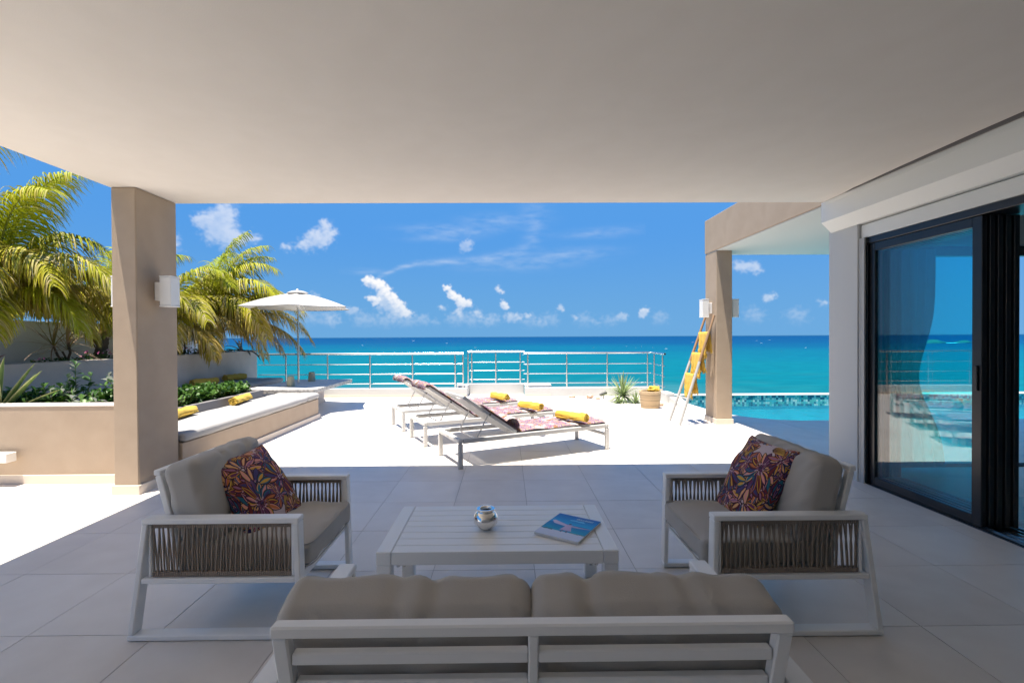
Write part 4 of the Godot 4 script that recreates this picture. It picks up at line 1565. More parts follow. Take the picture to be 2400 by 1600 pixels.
func bench_corner() -> void:
	var t := thing("bench")
	tag(t, "long built-in beige bench in front of the hedge", "bench")
	put("seat_base", slab(-3.952, -3.245, -0.02, 0.335, 4.885, 8.39, 0.005), M.stucco, t)
	var m := slab(-3.2445, -3.222, -0.02, 0.08, 4.885, 8.412, 0.003)
	m.box(P(-3.95, -0.02, 8.412), P(-3.2447, 0.08, 8.3905), 0.003)
	put("plinth", m, M.plinth, t)
	flat_cushion("bench_cushion", -3.945, -3.225, 0.337, 0.44, 4.90, 7.93, 3, "long pale grey cushion on the bench in front of the hedge")
	flat_cushion("bench_cushion", -3.96, -3.23, 0.337, 0.442, 7.935, 8.43, 4, "short pale cushion on the far end of the hedge bench")
	t = thing("bench")
	tag(t, "built-in bench along the retaining wall behind the mosaic table", "bench")
	put("seat_base", slab(-5.795, -5.02, -0.02, 0.40, 8.0, 10.86, 0.005), M.greige_wall, t)
	flat_cushion("bench_cushion", -5.79, -4.97, 0.402, 0.51, 8.0, 9.45, 5, "pale cushion against the retaining wall, nearer the hedge")
	flat_cushion("bench_cushion", -5.79, -4.97, 0.402, 0.508, 9.455, 10.9, 6, "pale cushion against the retaining wall, at the railing end")
	roll("rolled_towel", P(-3.85, 0.437, 5.72), Vector3(-0.10, 0, -1), 0.66, 0.062, 9, "rolled yellow towel half hidden by the near pillar, on the bench")
	roll("rolled_towel", P(-3.86, 0.437, 7.08), Vector3(-0.16, 0, -1), 0.56, 0.062, 10, "rolled yellow towel resting on the long bench by the hedge")
	roll("rolled_towel", P(-5.58, 0.507, 9.02), Vector3(0.30, 0, -1), 0.52, 0.072, 11, "rolled yellow towel on the rear bench just above the hedge tips")
	roll("rolled_towel", P(-5.62, 0.505, 10.1), Vector3(0.30, 0, -1), 0.50, 0.072, 12, "rolled yellow towel on the rear bench nearest the railing")
	# table
	t = thing("mosaic_table")
	tag(t, "low white table with mosaic-tiled edge under the parasol", "table")
	put("table_top", slab(-4.54, -3.318, 0.425, 0.497, 8.40, 10.44, 0.004), M.white_wall, t)
	put("pedestal", slab(-4.2, -3.94, -0.02, 0.424, 8.9, 10.5, 0.005), M.greige_wall, t)
	put("pedestal", slab(-4.22, -3.92, -0.02, 0.07, 8.88, 10.52, 0.003), M.plinth, t)
	var tl := MB.new()
	tl.box(Vector3(-0.0155, -0.0155, -0.003), Vector3(0.0155, 0.0155, 0.003), 0.002)
	var where := []
	var cols := []
	rng.seed = 4
	for k in 2:
		for i in 37:
			where.append(Transform3D(Basis.IDENTITY, P(-4.523 + 0.0331 * i, 0.443 + 0.0345 * k, 8.3985)))
		for i in 61:
			where.append(Transform3D(Basis(Vector3.UP, PI / 2), P(-3.3165, 0.443 + 0.0345 * k, 8.42 + 0.0334 * i)))
	for i in where.size():
		var v := rng.randf_range(0.30, 0.52)
		cols.append(Color(v, v * 0.95, v * 0.9))
	many("mosaic_tile", tl.mesh(), M.mosaic, where, t, cols)
	# lanterns
	for q in [[P(-3.95, 0.497, 8.92), "ribbed olive ceramic lantern on the table, in front of the parasol pole"], [P(-3.98, 0.497, 9.95), "ribbed olive ceramic lantern on the table, beyond the parasol pole"]]:
		var l := thing("lantern", q[0])
		tag(l, q[1], "lantern", "ceramic lanterns on the table")
		m = MB.new()
		var rows := []
		for iy in 29:
			var v := iy / 28.0
			var row := []
			for k in 48:
				var a := TAU * k / 48
				var r := lerpf(0.074, 0.055, v) * (1.0 if iy > 1 else 0.93) + 0.0022 * sin(a * 16.0 + (PI if int(v * 9) % 2 else 0.0)) * sin(v * PI * 9.0)
				row.append(Vector3(cos(a) * r, v * 0.19, sin(a) * r))
			rows.append(row)
		for k in 2:
			var row := []
			for j in 48:
				var a := TAU * j / 48
				row.append(Vector3(cos(a), 0, sin(a)) * (0.049 - 0.003 * k) + Vector3(0, 0.19 - 0.06 * k, 0))
			rows.append(row)
		m.grid(rows, true)
		put("pot", m, M.ceramic, l)
	# parasol
	t = thing("parasol", P(-4.03, 0.497, 9.443))
	tag(t, "cream hexagonal parasol standing in the mosaic table", "parasol")
	var tilt := Vector3(0.0, 1.47, 0)
	m = MB.new()
	m.tube([Vector3.ZERO, tilt * 1.19], 0.02, 12)
	put("pole", m, M.steel, t)
	m = MB.new()
	m.tube([tilt * 1.0, tilt * 1.05], 0.035, 12)
	put("hub", m, M.white_plastic, t)
	var top := tilt + Vector3(-0.008, 0.295, 0)
	for k in 6:
		var a0 := deg_to_rad(15.0 + 60.0 * k)
		var a1 := deg_to_rad(75.0 + 60.0 * k)
		var e0 := Vector3(sin(a0), 0, cos(a0)) * 1.05 + tilt
		var e1 := Vector3(sin(a1), 0, cos(a1)) * 1.05 + tilt
		m = MB.new()
		var rows := []
		for i in 11:
			var f := i / 10.0
			var p0 := top.lerp(e0, f) + Vector3(0, 0.03 * sin(f * PI), 0)
			var p1 := top.lerp(e1, f) + Vector3(0, 0.03 * sin(f * PI), 0)
			var row := []
			for j in 9:
				var g := j / 8.0
				var q := p0.lerp(p1, g)
				q += (tilt - q) * Vector3(1, 0, 1) * 0.05 * sin(g * PI) * f
				q.y -= 0.022 * sin(g * PI) * sin(f * PI * 0.85)
				row.append(q)
			rows.append(row)
		m.grid(rows, false, [], true)
		var last: Array = rows[10]
		var drop := []
		for q in last:
			drop.append(q + Vector3(0, -0.012, 0))
		m.grid([last, drop], false, [], true)
		put("canopy_panel", m, M.canvas, t)
		m = MB.new()
		m.tube([tilt * 1.04 + Vector3(0, 0.14, 0), e0.lerp(tilt, 0.02) + Vector3(0, -0.008, 0)], 0.008, 6)
		put("rib", m, M.white_plastic, t)
	m = MB.new()
	m.T = Transform3D(Basis.IDENTITY, top)
	m.lathe([Vector2(0.0001, 0.042), Vector2(0.02, 0.04), Vector2(0.12, 0.022), Vector2(0.21, -0.012), Vector2(0.21, -0.022)], 6)
	put("vent_cap", m, M.canvas, t)
	m = MB.new()
	m.T = Transform3D(Basis.IDENTITY, top + Vector3(0, 0.04, 0))
	m.lathe([Vector2(0.02, 0), Vector2(0.018, 0.025), Vector2(0.0001, 0.03)], 10)
	put("finial", m, M.white_plastic, t)


# ---------------------------------------------------------------- towel ladder, basket
func ladder_corner() -> void:
	var t := thing("towel_ladder")
	tag(t, "wooden ladder dipped in white paint leaning against the far pillar", "ladder")
	var feet := [P(2.668, 0.008, 7.49), P(2.655, 0.008, 7.91)]
	var tops := [P(3.235, 1.70, 7.56), P(3.235, 1.69, 7.90)]
	for k in 2:
		var cut: Vector3 = feet[k].lerp(tops[k], 0.575)
		var m := MB.new()
		m.tube([feet[k], cut], [0.022, 0.022], 12)
		put("painted_rail", m, M.ladder_paint, t)
		m = MB.new()
		m.tube([cut, tops[k]], [0.0215, 0.018], 12)
		put("wooden_rail", m, M.wood, t)
	var hs := [0.235, 0.45, 0.645, 0.84]
	for h in hs:
		var m := MB.new()
		m.tube([feet[0].lerp(tops[0], h), feet[1].lerp(tops[1], h)], 0.012, 10)
		put("rung", m, M.wood if h > 0.575 else M.ladder_paint, t)
	var what := ["lowest", "middle", "topmost"]
	for k in 3:
		var h: float = hs[k + 1]
		var a: Vector3 = feet[0].lerp(tops[0], h)
		var b: Vector3 = feet[1].lerp(tops[1], h)
		var f := wrinkles(40 + k, 6.0)
		var tw := thing("hung_towel", (a + b) / 2)
		tag(tw, "yellow fringed towel hung over the %s towel rung of the ladder" % what[k], "towel", "yellow towels on the ladder")
		var rows := []
		var back := []
		var fall := 0.34 + 0.02 * k
		for i in 29:
			var s := i / 28.0
			var row := []
			for j in 23:
				var u := j / 22.0
				var z := (0.5 - u) * 0.355
				var fl := fall * (1.0 + 0.10 * f.get_noise_2d(u * 0.5, 1.0))
				var bl := 0.27 * (1.0 + 0.15 * f.get_noise_2d(u * 0.6, 9.0))
				var arc := s * (fl + bl + 0.075)
				var x := 0.0
				var y := 0.0
				if arc < fl:
					x = -0.024
					y = -(fl - arc)
				elif arc < fl + 0.075:
					var g := (arc - fl) / 0.075 * PI
					x = -cos(g) * 0.024
					y = sin(g) * 0.024
				else:
					x = 0.024
					y = -(arc - fl - 0.075)
				var loose := clampf(-y * 3.0, 0, 1)
				x += loose * (0.016 * sin(u * 17.0 + k * 2.0 + y * 3.0) + 0.02 * f.get_noise_2d(u * 1.2, y * 2.0)) - (0.01 * loose if x < 0 else -0.05 * loose)
				row.append(Vector3(x, y, z * (1.0 - 0.08 * loose)))
			rows.append(row)
		var m := MB.new()
		m.grid(rows)
		var thick := []
		for row in rows:
			var r2 := []
			for p in row:
				var c := Vector3(0, minf(p.y, 0.0) , p.z)
				r2.append(p + (c - p).normalized() * 0.007 * Vector3(1, 1, 0))
			thick.append(r2)
		m.grid(thick, false, [], true)
		put("cloth", m, M.towel, tw)
		m = MB.new()
		for e in [0, 28]:
			for j in 22:
				for g in 3:
					var p: Vector3 = rows[e][j].lerp(rows[e][j + 1], (g + 0.5) / 3.0)
					m.tube([p, p + Vector3(0.004 * f.get_noise_2d(j * 3.0, g), -0.022, 0.003), p + Vector3(0.01 * f.get_noise_2d(j * 5.0, g * 4.0), -0.038 - 0.008 * f.get_noise_2d(j * 9.0, g * 3.0), 0.0)], [0.0026, 0.002, 0.001], 4, false)
		put("fringe", m, M.towel, tw)
	# basket
	t = thing("wicker_basket", P(2.765, 0, 9.37))
	tag(t, "round woven wicker basket beside the spiky yucca", "basket")
	rng.seed = 90
	for k in 20:
		var m := MB.new()
		m.colored = true
		var v := 0.82 + 0.25 * rng.randf() - (0.28 if k % 6 == 3 else 0.0)
		m.col = Color(v, v * 0.97, v * 0.92)
		var pts := []
		var R := lerpf(0.168, 0.194, k / 19.0)
		for i in 65:
			var a := TAU * i / 64
			pts.append(Vector3(cos(a) * (R + 0.003 * sin(a * 24 + k * PI)), 0.01 + k * 0.0163 + 0.002 * sin(a * 3 + k), sin(a) * (R + 0.003 * sin(a * 24 + k * PI))))
		m.tube(pts, 0.0098, 6, false)
		put("coil", m, M.wicker, t)
	var m := MB.new()
	m.colored = true
	m.lathe([Vector2(0.0001, 0.004), Vector2(0.16, 0.004), Vector2(0.162, 0.015), Vector2(0.184, 0.31)], 28)
	put("lining", m, M.wicker, t)
	m = MB.new()
	m.tube([Vector3(0.19, 0.31, 0.03), Vector3(0.212, 0.345, 0.02), Vector3(0.215, 0.345, -0.03), Vector3(0.192, 0.31, -0.04)], 0.007, 6)
	m.tube([Vector3(-0.19, 0.31, 0.03), Vector3(-0.212, 0.34, 0.02), Vector3(-0.215, 0.34, -0.03), Vector3(-0.192, 0.31, -0.04)], 0.007, 6)
	m.colored = true
	put("handle", m, M.wicker, t)
	var f := wrinkles(71, 9.0)
	m = MB.new()
	var rows := []
	for iy in 17:
		var ph := PI * iy / 16.0
		var row := []
		for k in 30:
			var a := TAU * k / 30
			var d := Vector3(sin(ph) * cos(a), cos(ph), sin(ph) * sin(a))
			var r := 1.0 + 0.45 * f.get_noise_3dv(d * 0.22) - 0.35 * absf(f.get_noise_3dv(d * 0.4 + Vector3(3, 0, 0)))
			row.append(d * Vector3(0.125, 0.085, 0.12) * r)
		rows.append(row)
	m.grid(rows, true)
	var o := put("crumpled_towel", m, M.towel, self, Transform3D(Basis.IDENTITY, P(2.835, 0.345, 9.36)))
	tag(o, "crumpled yellow towel heaped in the wicker basket", "towel")
	# garden spotlight, shells
	t = thing("garden_spotlight", P(2.13, 0, 10.75))
	tag(t, "small black garden spotlight on the floor left of the yucca", "spotlight")
	m = MB.new()
	m.tube([Vector3(0, 0, 0), Vector3(0, 0.09, 0)], 0.012, 8)
	put("spike", m, M.dark_metal, t)
	m = MB.new()
	m.tube([Vector3(-0.07, 0.085, 0.02), Vector3(0.07, 0.135, -0.02)], [0.035, 0.04], 12)
	put("lamp_head", m, M.dark_metal, t)
	var whs := [[P(1.47, 0.0, 11.0), 0.05, "small pale shell on the floor by the parapet"], [P(1.86, 0.0, 10.92), 0.075, "orange conch shell lying by the parapet"], [P(2.0, 0, 10.7), 0.04, "small brownish pebble beside the garden spotlight"], [P(3.02, 0, 9.62), 0.06, "brown shell on the floor right of the wicker basket"]]
	for k in 4:
		var q: Array = whs[k]
		m = MB.new()
		rows = []
		for iy in 9:
			var row := []
			for j in 14:
				var a := TAU * j / 14
				var ph := PI * iy / 8.0
				var d := Vector3(cos(ph), sin(ph) * cos(a), sin(ph) * sin(a))
				row.append(d * Vector3(1.5, 0.7, 1.0) * q[1] * (1.0 + 0.5 * f.get_noise_3dv(d * 0.16 + Vector3(k, 0, 0))) + Vector3(0, q[1] * 0.5, 0))
			rows.append(row)
		m.grid(rows, true, [], true)
		tag(put("seashell", m, M.shell, self, Transform3D(Basis(Vector3.UP, k * 1.1), q[0])), q[2], "shell", "shells by the parapet")


# ---------------------------------------------------------------- plants
func ribbon(m: MB, p: Vector3, dir: Vector3, nrm: Vector3, L: float, w: float, droop: float, wind: float, c0: Color, c1: Color, segs: int, fold := 0.35, edge := Color(-1, 0, 0), base_w := 0.75, pw := 1.0) -> void:
	var first := m.v.size()
	var step := L / segs
	for i in segs + 1:
		var f := float(i) / segs
		var prof := lerpf(base_w, 1.0, minf(f * 4.0, 1.0)) * pow(maxf(1.0 - pow(f, 2.2), 0.0), 0.75 * pw)
		var s := dir.cross(nrm).normalized()
		var nn := s.cross(dir).normalized()
		var hw := w * 0.5 * maxf(prof, 0.03)
		var cc := c0.lerp(c1, f)
		var up := nn * hw * fold
		m.col = cc if edge.r < 0 else edge
		m.vert(p - s * hw + up, (nn + s * fold).normalized())
		m.col = cc
		if edge.r >= 0:
			m.vert(p - s * hw * 0.62 + up * 0.5, (nn + s * fold).normalized())
		m.vert(p, nn)
		if edge.r >= 0:
			m.vert(p + s * hw * 0.62 + up * 0.5, (nn - s * fold).normalized())
		m.col = cc if edge.r < 0 else edge
		m.vert(p + s * hw + up, (nn - s * fold).normalized())
		p += dir * step
		dir = (dir + Vector3(wind, -droop, 0) * (1.0 / segs)).normalized()
		nrm = (nrm - dir * nrm.dot(dir)).normalized()
	var K := 3 if edge.r < 0 else 5
	for i in segs:
		for k in K - 1:
			var a := first + i * K + k
			m.idx.append_array(PackedInt32Array([a, a + K + 1, a + 1, a, a + K, a + K + 1]))


func frond(base: Vector3, az: float, el: float, L: float, droop: float, wind: float, leaf: float, age: float, rr: RandomNumberGenerator) -> MB:
	var m := MB.new()
	m.colored = true
	var green := Color(0.09, 0.21, 0.008).lerp(Color(0.25, 0.35, 0.010), rr.randf())
	var yellow := Color(0.50, 0.44, 0.018)
	var brown := Color(0.42, 0.25, 0.07)
	var straw := Color(0.68, 0.56, 0.34)
	var c0: Color = green.lerp(yellow, clampf(age * 0.62, 0, 1)).lerp(brown, clampf(age - 1.0, 0, 1))
	var N := 62
	var p := base
	var dir := Vector3(sin(az) * cos(el), sin(el), -cos(az) * cos(el))
	var pts := []
	var rad := []
	var pet := 0.22
	var twist := rr.randf_range(-0.35, 0.35)
	for i in N + 1:
		var f := float(i) / N
		pts.append(p)
		rad.append(lerpf(0.028, 0.003, pow(f, 0.6)))
		p += dir * L / N
		dir = (dir + Vector3(wind * f, -droop * (0.35 + 1.3 * f), wind * 0.12 * f) / N).normalized()
	m.col = Color(0.26, 0.32, 0.05).lerp(Color(0.40, 0.30, 0.08), clampf(age * 0.6, 0, 1))
	m.tube(pts, rad, 5, false)
	for i in range(int(N * pet), N + 1):
		var f := (float(i) / N - pet) / (1.0 - pet)
		var t: Vector3 = (pts[mini(i + 1, N)] - pts[maxi(i - 1, 0)]).normalized()
		var s := t.cross(Vector3.UP)
		if s.length() < 0.12:
			s = Vector3(cos(az), 0, sin(az))
		s = s.normalized().rotated(t, twist * f)
		var nr := s.cross(t).normalized()
		var ln := leaf * (0.55 + 0.45 * sin(PI * clampf(f * 0.85 + 0.12, 0, 1))) * (1.0 - 0.45 * f * f)
		for sd in [-1.0, 1.0]:
			for rep in 2:
				if age > 1.2 and rr.randf() < 0.18:
					continue
				var off := t * (L / N) * (0.5 * rep + rr.randf_range(-0.15, 0.15))
				var d: Vector3 = (s * sd * rr.randf_range(0.75, 1.0) + t * rr.randf_range(0.55, 0.9) + nr * rr.randf_range(0.05, 0.4)).normalized()
				var tip: Color = c0.lerp(brown if rr.randf() < 0.35 + 0.3 * age else yellow, rr.randf_range(0.1, 0.75))
				if rr.randf() < 0.10 + 0.16 * age:
					tip = tip.lerp(straw, rr.randf())
				var cb: Color = c0.lerp(yellow, rr.randf() * 0.35)
				if age > 0.7 and rr.randf() < 0.30:
					cb = cb.lerp(straw, rr.randf_range(0.4, 1.0))
				ribbon(m, pts[i] + off, d, nr, ln * rr.randf_range(0.85, 1.1), rr.randf_range(0.017, 0.027) * (1.0 - 0.3 * f), rr.randf_range(1.5, 3.4) + age * 0.6, wind * 0.9 * rr.randf_range(0.4, 1.2), cb, tip, 5)
	return m


func palm(at: Vector3, crown: Vector3, list: Array, seed_: int, label: String) -> void:
	var t := thing("coconut_palm", at)
	tag(t, label, "palm", "coconut palms in the raised bed")
	var rr := RandomNumberGenerator.new()
	rr.seed = seed_
	var m := MB.new()
	var pts := []
	var rad := []
	for i in 15:
		var f := i / 14.0
		pts.append(Vector3(0, -0.05, 0).lerp(crown, f) + Vector3(0.05 * sin(f * 2.5), 0, 0.03 * sin(f * 4.0)))
		rad.append(lerpf(0.105, 0.06, pow(f, 0.6)) + (0.008 if i % 2 else 0.0))
	m.tube(pts, rad, 12)
	put("trunk", m, M.bark, t)
	m = MB.new()
	m.colored = true
	for k in 16:     # torn sheaths round the foot of the crown
		var a := rr.randf() * TAU
		m.col = Color(0.30, 0.20, 0.10)
		ribbon(m, crown.lerp(Vector3.ZERO, rr.randf() * 0.5) + Vector3(cos(a), 0, sin(a)) * 0.05, Vector3(cos(a) * 0.5, 0.8, sin(a) * 0.5).normalized(), Vector3(-cos(a), 0.5, -sin(a)).normalized(), rr.randf_range(0.2, 0.45), 0.06, 1.5, 0.1, Color(0.28, 0.22, 0.09), Color(0.34, 0.21, 0.10), 5)
	put("sheath", m, M.frond, t)
	for q in list:
		var az: float = deg_to_rad(q[0] + rr.randf_range(-8, 8))
		var b := crown + Vector3(sin(az), 0, -cos(az)) * 0.05 + Vector3(0, rr.randf_range(-0.1, 0.05), 0)
		put("frond", frond(b, az, deg_to_rad(q[1]), q[2] * rr.randf_range(0.95, 1.05), q[3], 0.75, q[4], q[5], rr), M.frond, t)


func palms() -> void:
	# azimuth (0 to the sea, 90 right), rise, length, droop, leaflet length, age
	var p1 := [[20, 84, 2.1, 1.9, 0.62, 0.35], [75, 72, 2.0, 2.7, 0.66, 0.6], [110, 66, 1.9, 3.2, 0.66, 1.0], [150, 70, 1.9, 3.0, 0.66, 0.9], [190, 62, 1.8, 3.2, 0.62, 0.8], [60, 52, 1.8, 3.2, 0.66, 1.3], [230, 70, 2.0, 2.4, 0.6, 0.4], [290, 74, 2.0, 2.2, 0.6, 0.3], [340, 60, 1.9, 2.8, 0.6, 0.7], [80, 60, 1.9, 3.3, 0.62, 1.2], [120, 78, 2.1, 2.3, 0.66, 0.45], [100, 58, 2.1, 2.6, 0.68, 0.8], [85, 82, 2.2, 2.2, 0.66, 0.3], [150, 56, 1.9, 2.9, 0.66, 1.1], [95, 50, 1.55, 3.0, 0.6, 0.7], [55, 46, 1.5, 3.0, 0.6, 0.9], [130, 46, 1.5, 3.0, 0.6, 0.9], [80, 40, 1.35, 2.8, 0.56, 1.2]]
	palm(P(-6.62, 1.03, 6.15), Vector3(0.22, 0.62, 0.05), p1, 11, "bushy palm with sunlit drooping fronds at the picture's left edge")
	var p2 := [[10, 84, 2.1, 1.6, 0.6, 0.15], [60, 78, 2.1, 2.1, 0.62, 0.3], [330, 76, 2.0, 2.0, 0.6, 0.2], [100, 66, 2.0, 2.9, 0.62, 0.9], [140, 62, 1.9, 3.1, 0.62, 1.0], [200, 60, 1.8, 3.0, 0.6, 0.8], [260, 65, 1.9, 2.6, 0.6, 0.5], [30, 58, 1.9, 2.9, 0.6, 1.0], [120, 74, 2.1, 2.5, 0.62, 0.4], [300, 60, 1.9, 2.7, 0.6, 0.5], [235, 58, 1.8, 2.8, 0.6, 0.7], [180, 66, 1.9, 2.8, 0.6, 0.6], [130, 52, 1.6, 2.9, 0.6, 0.9]]
	palm(P(-6.50, 1.03, 7.80), Vector3(0.05, 0.38, 0.0), p2, 12, "palm with green upright fronds partly hidden behind the near pillar")
	var p3 := [[20, 83, 2.42, 1.7, 0.66, 0.25], [70, 80, 2.42, 2.2, 0.68, 0.35], [335, 76, 2.31, 2.0, 0.62, 0.2], [85, 66, 2.42, 2.6, 0.70, 0.9], [100, 52, 2.31, 2.5, 0.68, 1.3], [80, 42, 2.31, 2.3, 0.66, 1.55], [130, 60, 2.31, 3.0, 0.68, 0.9], [160, 56, 2.20, 3.1, 0.66, 1.1], [110, 38, 2.09, 2.8, 0.62, 1.7], [200, 62, 2.20, 2.8, 0.6, 0.6], [270, 66, 2.20, 2.4, 0.6, 0.4], [50, 58, 2.31, 2.7, 0.66, 1.0], [145, 40, 1.87, 3.0, 0.62, 1.5], [95, 74, 2.53, 2.4, 0.7, 0.6], [60, 46, 2.31, 2.6, 0.66, 1.4], [75, 56, 2.4, 2.3, 0.7, 1.2], [105, 64, 2.4, 2.5, 0.7, 0.7], [90, 34, 2.2, 2.2, 0.68, 1.6], [120, 48, 2.3, 2.7, 0.68, 1.4], [70, 30, 2.1, 2.1, 0.66, 1.7], [140, 70, 2.3, 2.6, 0.7, 0.5], [100, 26, 1.9, 2.1, 0.62, 1.8], [85, 80, 2.4, 1.9, 0.7, 0.3]]
	palm(P(-6.42, 1.03, 10.25), Vector3(0.12, 0.42, 0.02), p3, 13, "windblown golden palm between the near pillar and the parasol")
	var p5 := [[95, 76, 2.0, 2.4, 0.64, 0.4], [70, 64, 2.0, 2.7, 0.64, 0.9], [120, 60, 2.0, 2.8, 0.64, 1.0], [85, 46, 1.8, 2.7, 0.62, 1.5], [140, 48, 1.7, 2.9, 0.62, 1.4], [30, 70, 1.9, 2.5, 0.62, 0.6], [200, 66, 1.8, 2.8, 0.6, 0.7], [270, 70, 1.9, 2.4, 0.6, 0.4], [105, 36, 1.6, 2.5, 0.6, 1.7], [330, 64, 1.8, 2.6, 0.6, 0.6]]
	palm(P(-6.55, 1.03, 9.15), Vector3(0.05, 0.40, 0.0), p5, 15, "short palm with drooping brown-gold fronds just behind the near pillar's right edge")
	var p4 := [[40, 80, 2.0, 1.9, 0.6, 0.2], [85, 70, 2.2, 2.2, 0.62, 0.5], [100, 82, 2.3, 1.7, 0.62, 0.25], [150, 66, 1.9, 2.8, 0.6, 0.8], [210, 70, 1.9, 2.4, 0.6, 0.5], [280, 70, 1.9, 2.4, 0.6, 0.4], [340, 72, 1.9, 2.3, 0.6, 0.4]]
	palm(P(-6.5, 1.03, 4.75), Vector3(0.1, 1.15, 0.0), p4, 14, "taller palm whose frond tip hangs below the roof corner, top left")


func canes(at: Vector3, n: int, L: float, seed_: int, label: String) -> void:
	var t := thing("dry_plant", at)
	tag(t, label, "plant", "dry spiky plants in the raised bed")
	var rr := RandomNumberGenerator.new()
	rr.seed = seed_
	var m := MB.new()
	m.tube([Vector3.ZERO, Vector3(0.06, 0.16, 0), Vector3(0.05, 0.30, 0.02)], 0.016, 7)
	m.tube([Vector3(0, 0, 0), Vector3(-0.10, 0.12, 0.02), Vector3(-0.15, 0.25, 0.02)], 0.013, 7)
	m.tube([Vector3(0.02, 0.05, 0), Vector3(-0.05, 0.18, 0.0)], 0.012, 7)
	put("cane", m, M.bark, t)
	m = MB.new()
	m.colored = true
	for k in n:
		var a := rr.randf() * TAU
		var e := rr.randf_range(-0.35, 1.3)
		var hub: Vector3 = [Vector3(0.05, 0.30, 0.02), Vector3(-0.15, 0.25, 0.02), Vector3(0.03, 0.2, 0)][k % 3]
		var d := Vector3(cos(a) * cos(e) + 0.25, sin(e), sin(a) * cos(e)).normalized()
		var c := Color(0.34, 0.24, 0.15).lerp(Color(0.50, 0.38, 0.28), rr.randf())
		if e > 0.7:
			c = c.lerp(Color(0.30, 0.26, 0.03), 0.8)
		ribbon(m, hub, d, (Vector3.UP - d * d.y).normalized(), L * rr.randf_range(0.7, 1.15), 0.017, rr.randf_range(0.2, 1.0), 0.35, c, c.lerp(Color(0.45, 0.33, 0.26), 0.6), 5)
	put("foliage", m, M.frond, t)


func leaf_shape(w: float, l: float) -> ArrayMesh:
	var m := MB.new()
	m.colored = true
	var first := 0
	for i in 5:
		var f := i / 4.0
		var hw: float = w * 0.5 * [0.12, 0.7, 1.0, 0.85, 0.05][i]
		var y := 0.10 * l * sin(f * PI)
		m.vert(Vector3(-hw, y + hw * 0.3, -f * l), Vector3(0.3, 1, 0))
		m.vert(Vector3(0, y, -f * l), Vector3(0, 1, 0))
		m.vert(Vector3(hw, y + hw * 0.3, -f * l), Vector3(-0.3, 1, 0))
	for i in 4:
		for k in 2:
			var a := first + i * 3 + k
			m.idx.append_array(PackedInt32Array([a, a + 4, a + 1, a, a + 3, a + 4]))
	return m.mesh()


# sprigs of glossy leaves over a box; the outermost leaves are parts of their own
func hedge(called: String, box: AABB, sprigs: int, tall: Array, seed_: int, label: String, singles: int) -> void:
	var t := thing(called, Vector3(box.get_center().x, box.position.y, box.get_center().z))
	tag(t, label, "hedge")
	var rr := RandomNumberGenerator.new()
	rr.seed = seed_
	var f := wrinkles(seed_, 1.3)
	var lm := leaf_shape(0.052, 0.082)
	var shades := []
	for i in 4:
		var c: Color = [Color(0.035, 0.10, 0.018), Color(0.055, 0.135, 0.022), Color(0.085, 0.18, 0.03), Color(0.022, 0.07, 0.016)][i]
		var mm: StandardMaterial3D = M.leaf.duplicate()
		mm.albedo_color = c.linear_to_srgb()
		mm.vertex_color_use_as_albedo = false
		shades.append(mm)
	var stems := MB.new()
	var places := []
	var o := t.position
	for k in sprigs + tall.size():
		var p: Vector3
		var top: float
		if k < sprigs:
			p = Vector3(box.position.x + rr.randf() * box.size.x, 0, box.position.z + rr.randf() * box.size.z)
			top = box.size.y * (0.68 + 0.32 * rr.randf() + 0.22 * f.get_noise_2d(p.x, p.z))
		else:
			p = tall[k - sprigs]
			top = p.y
		var b := Vector3(p.x - o.x, 0, p.z - o.z)
		var lean := Vector3(rr.randf_range(-0.12, 0.16), 0, rr.randf_range(-0.12, 0.12))
		var tip := b + Vector3(0, top, 0) + lean
		stems.tube([b, b.lerp(tip, 0.6) + Vector3(0.01, 0, 0), tip], [0.006, 0.005, 0.003], 5, false)
		var whorls := 9
		for j in whorls:
			var h := 1.0 - j * 0.055 / maxf(top, 0.3) * 1.0
			var at := b.lerp(tip, h)
			for q in 3:
				var a := rr.randf() * TAU
				var e := rr.randf_range(-0.1, 1.0) if j > 0 else rr.randf_range(0.5, 1.3)
				var bs := Basis.from_euler(Vector3(e, a, rr.randf_range(-0.4, 0.4)), EULER_ORDER_YXZ)
				var s := rr.randf_range(0.75, 1.25) * (0.75 if j == 0 else 1.0)
				places.append([Transform3D(bs.scaled_local(Vector3(s, s, s)), at), j])
	put("stem", stems, M.stem_green, t)
	places.sort_custom(func(a, b2): return a[0].origin.z + a[0].origin.y * 1.5 > b2[0].origin.z + b2[0].origin.y * 1.5)
	var rest := []
	var cols := []
	for i in places.size():
		var sh: int = rr.randi() % 4
		if places[i][1] < 2 and rr.randf() < 0.5:
			sh = 2
		if i < singles:
			put("leaf", lm, shades[sh], t, places[i][0])
		else:
			rest.append(places[i][0])
			cols.append([Color(0.035, 0.10, 0.018), Color(0.055, 0.135, 0.022), Color(0.085, 0.18, 0.03), Color(0.022, 0.07, 0.016)][sh])
	many("foliage", lm, M.leaf, rest, t, cols)


func rosette(called: String, at: Vector3, leaves: Array, c0: Color, c1: Color, edge: Color, label: String, category := "plant", group := "") -> void:
	var t := thing(called, at)
	tag(t, label, category, group)
	for q in leaves:      # azimuth, rise, length, width, droop
		var a: float = deg_to_rad(q[0])
		var e: float = deg_to_rad(q[1])
		var d := Vector3(sin(a) * cos(e), sin(e), -cos(a) * cos(e))
		var m := MB.new()
		m.colored = true
		ribbon(m, d * 0.015, d, (Vector3.UP - d * d.y + Vector3(-sin(a), 0, cos(a)) * 0.3).normalized(), q[2], q[3], q[4], 0.0, c0, c1, 8, 0.45, edge, q[5] if q.size() > 5 else 0.7)
		put("leaf", m, M.frond, t)


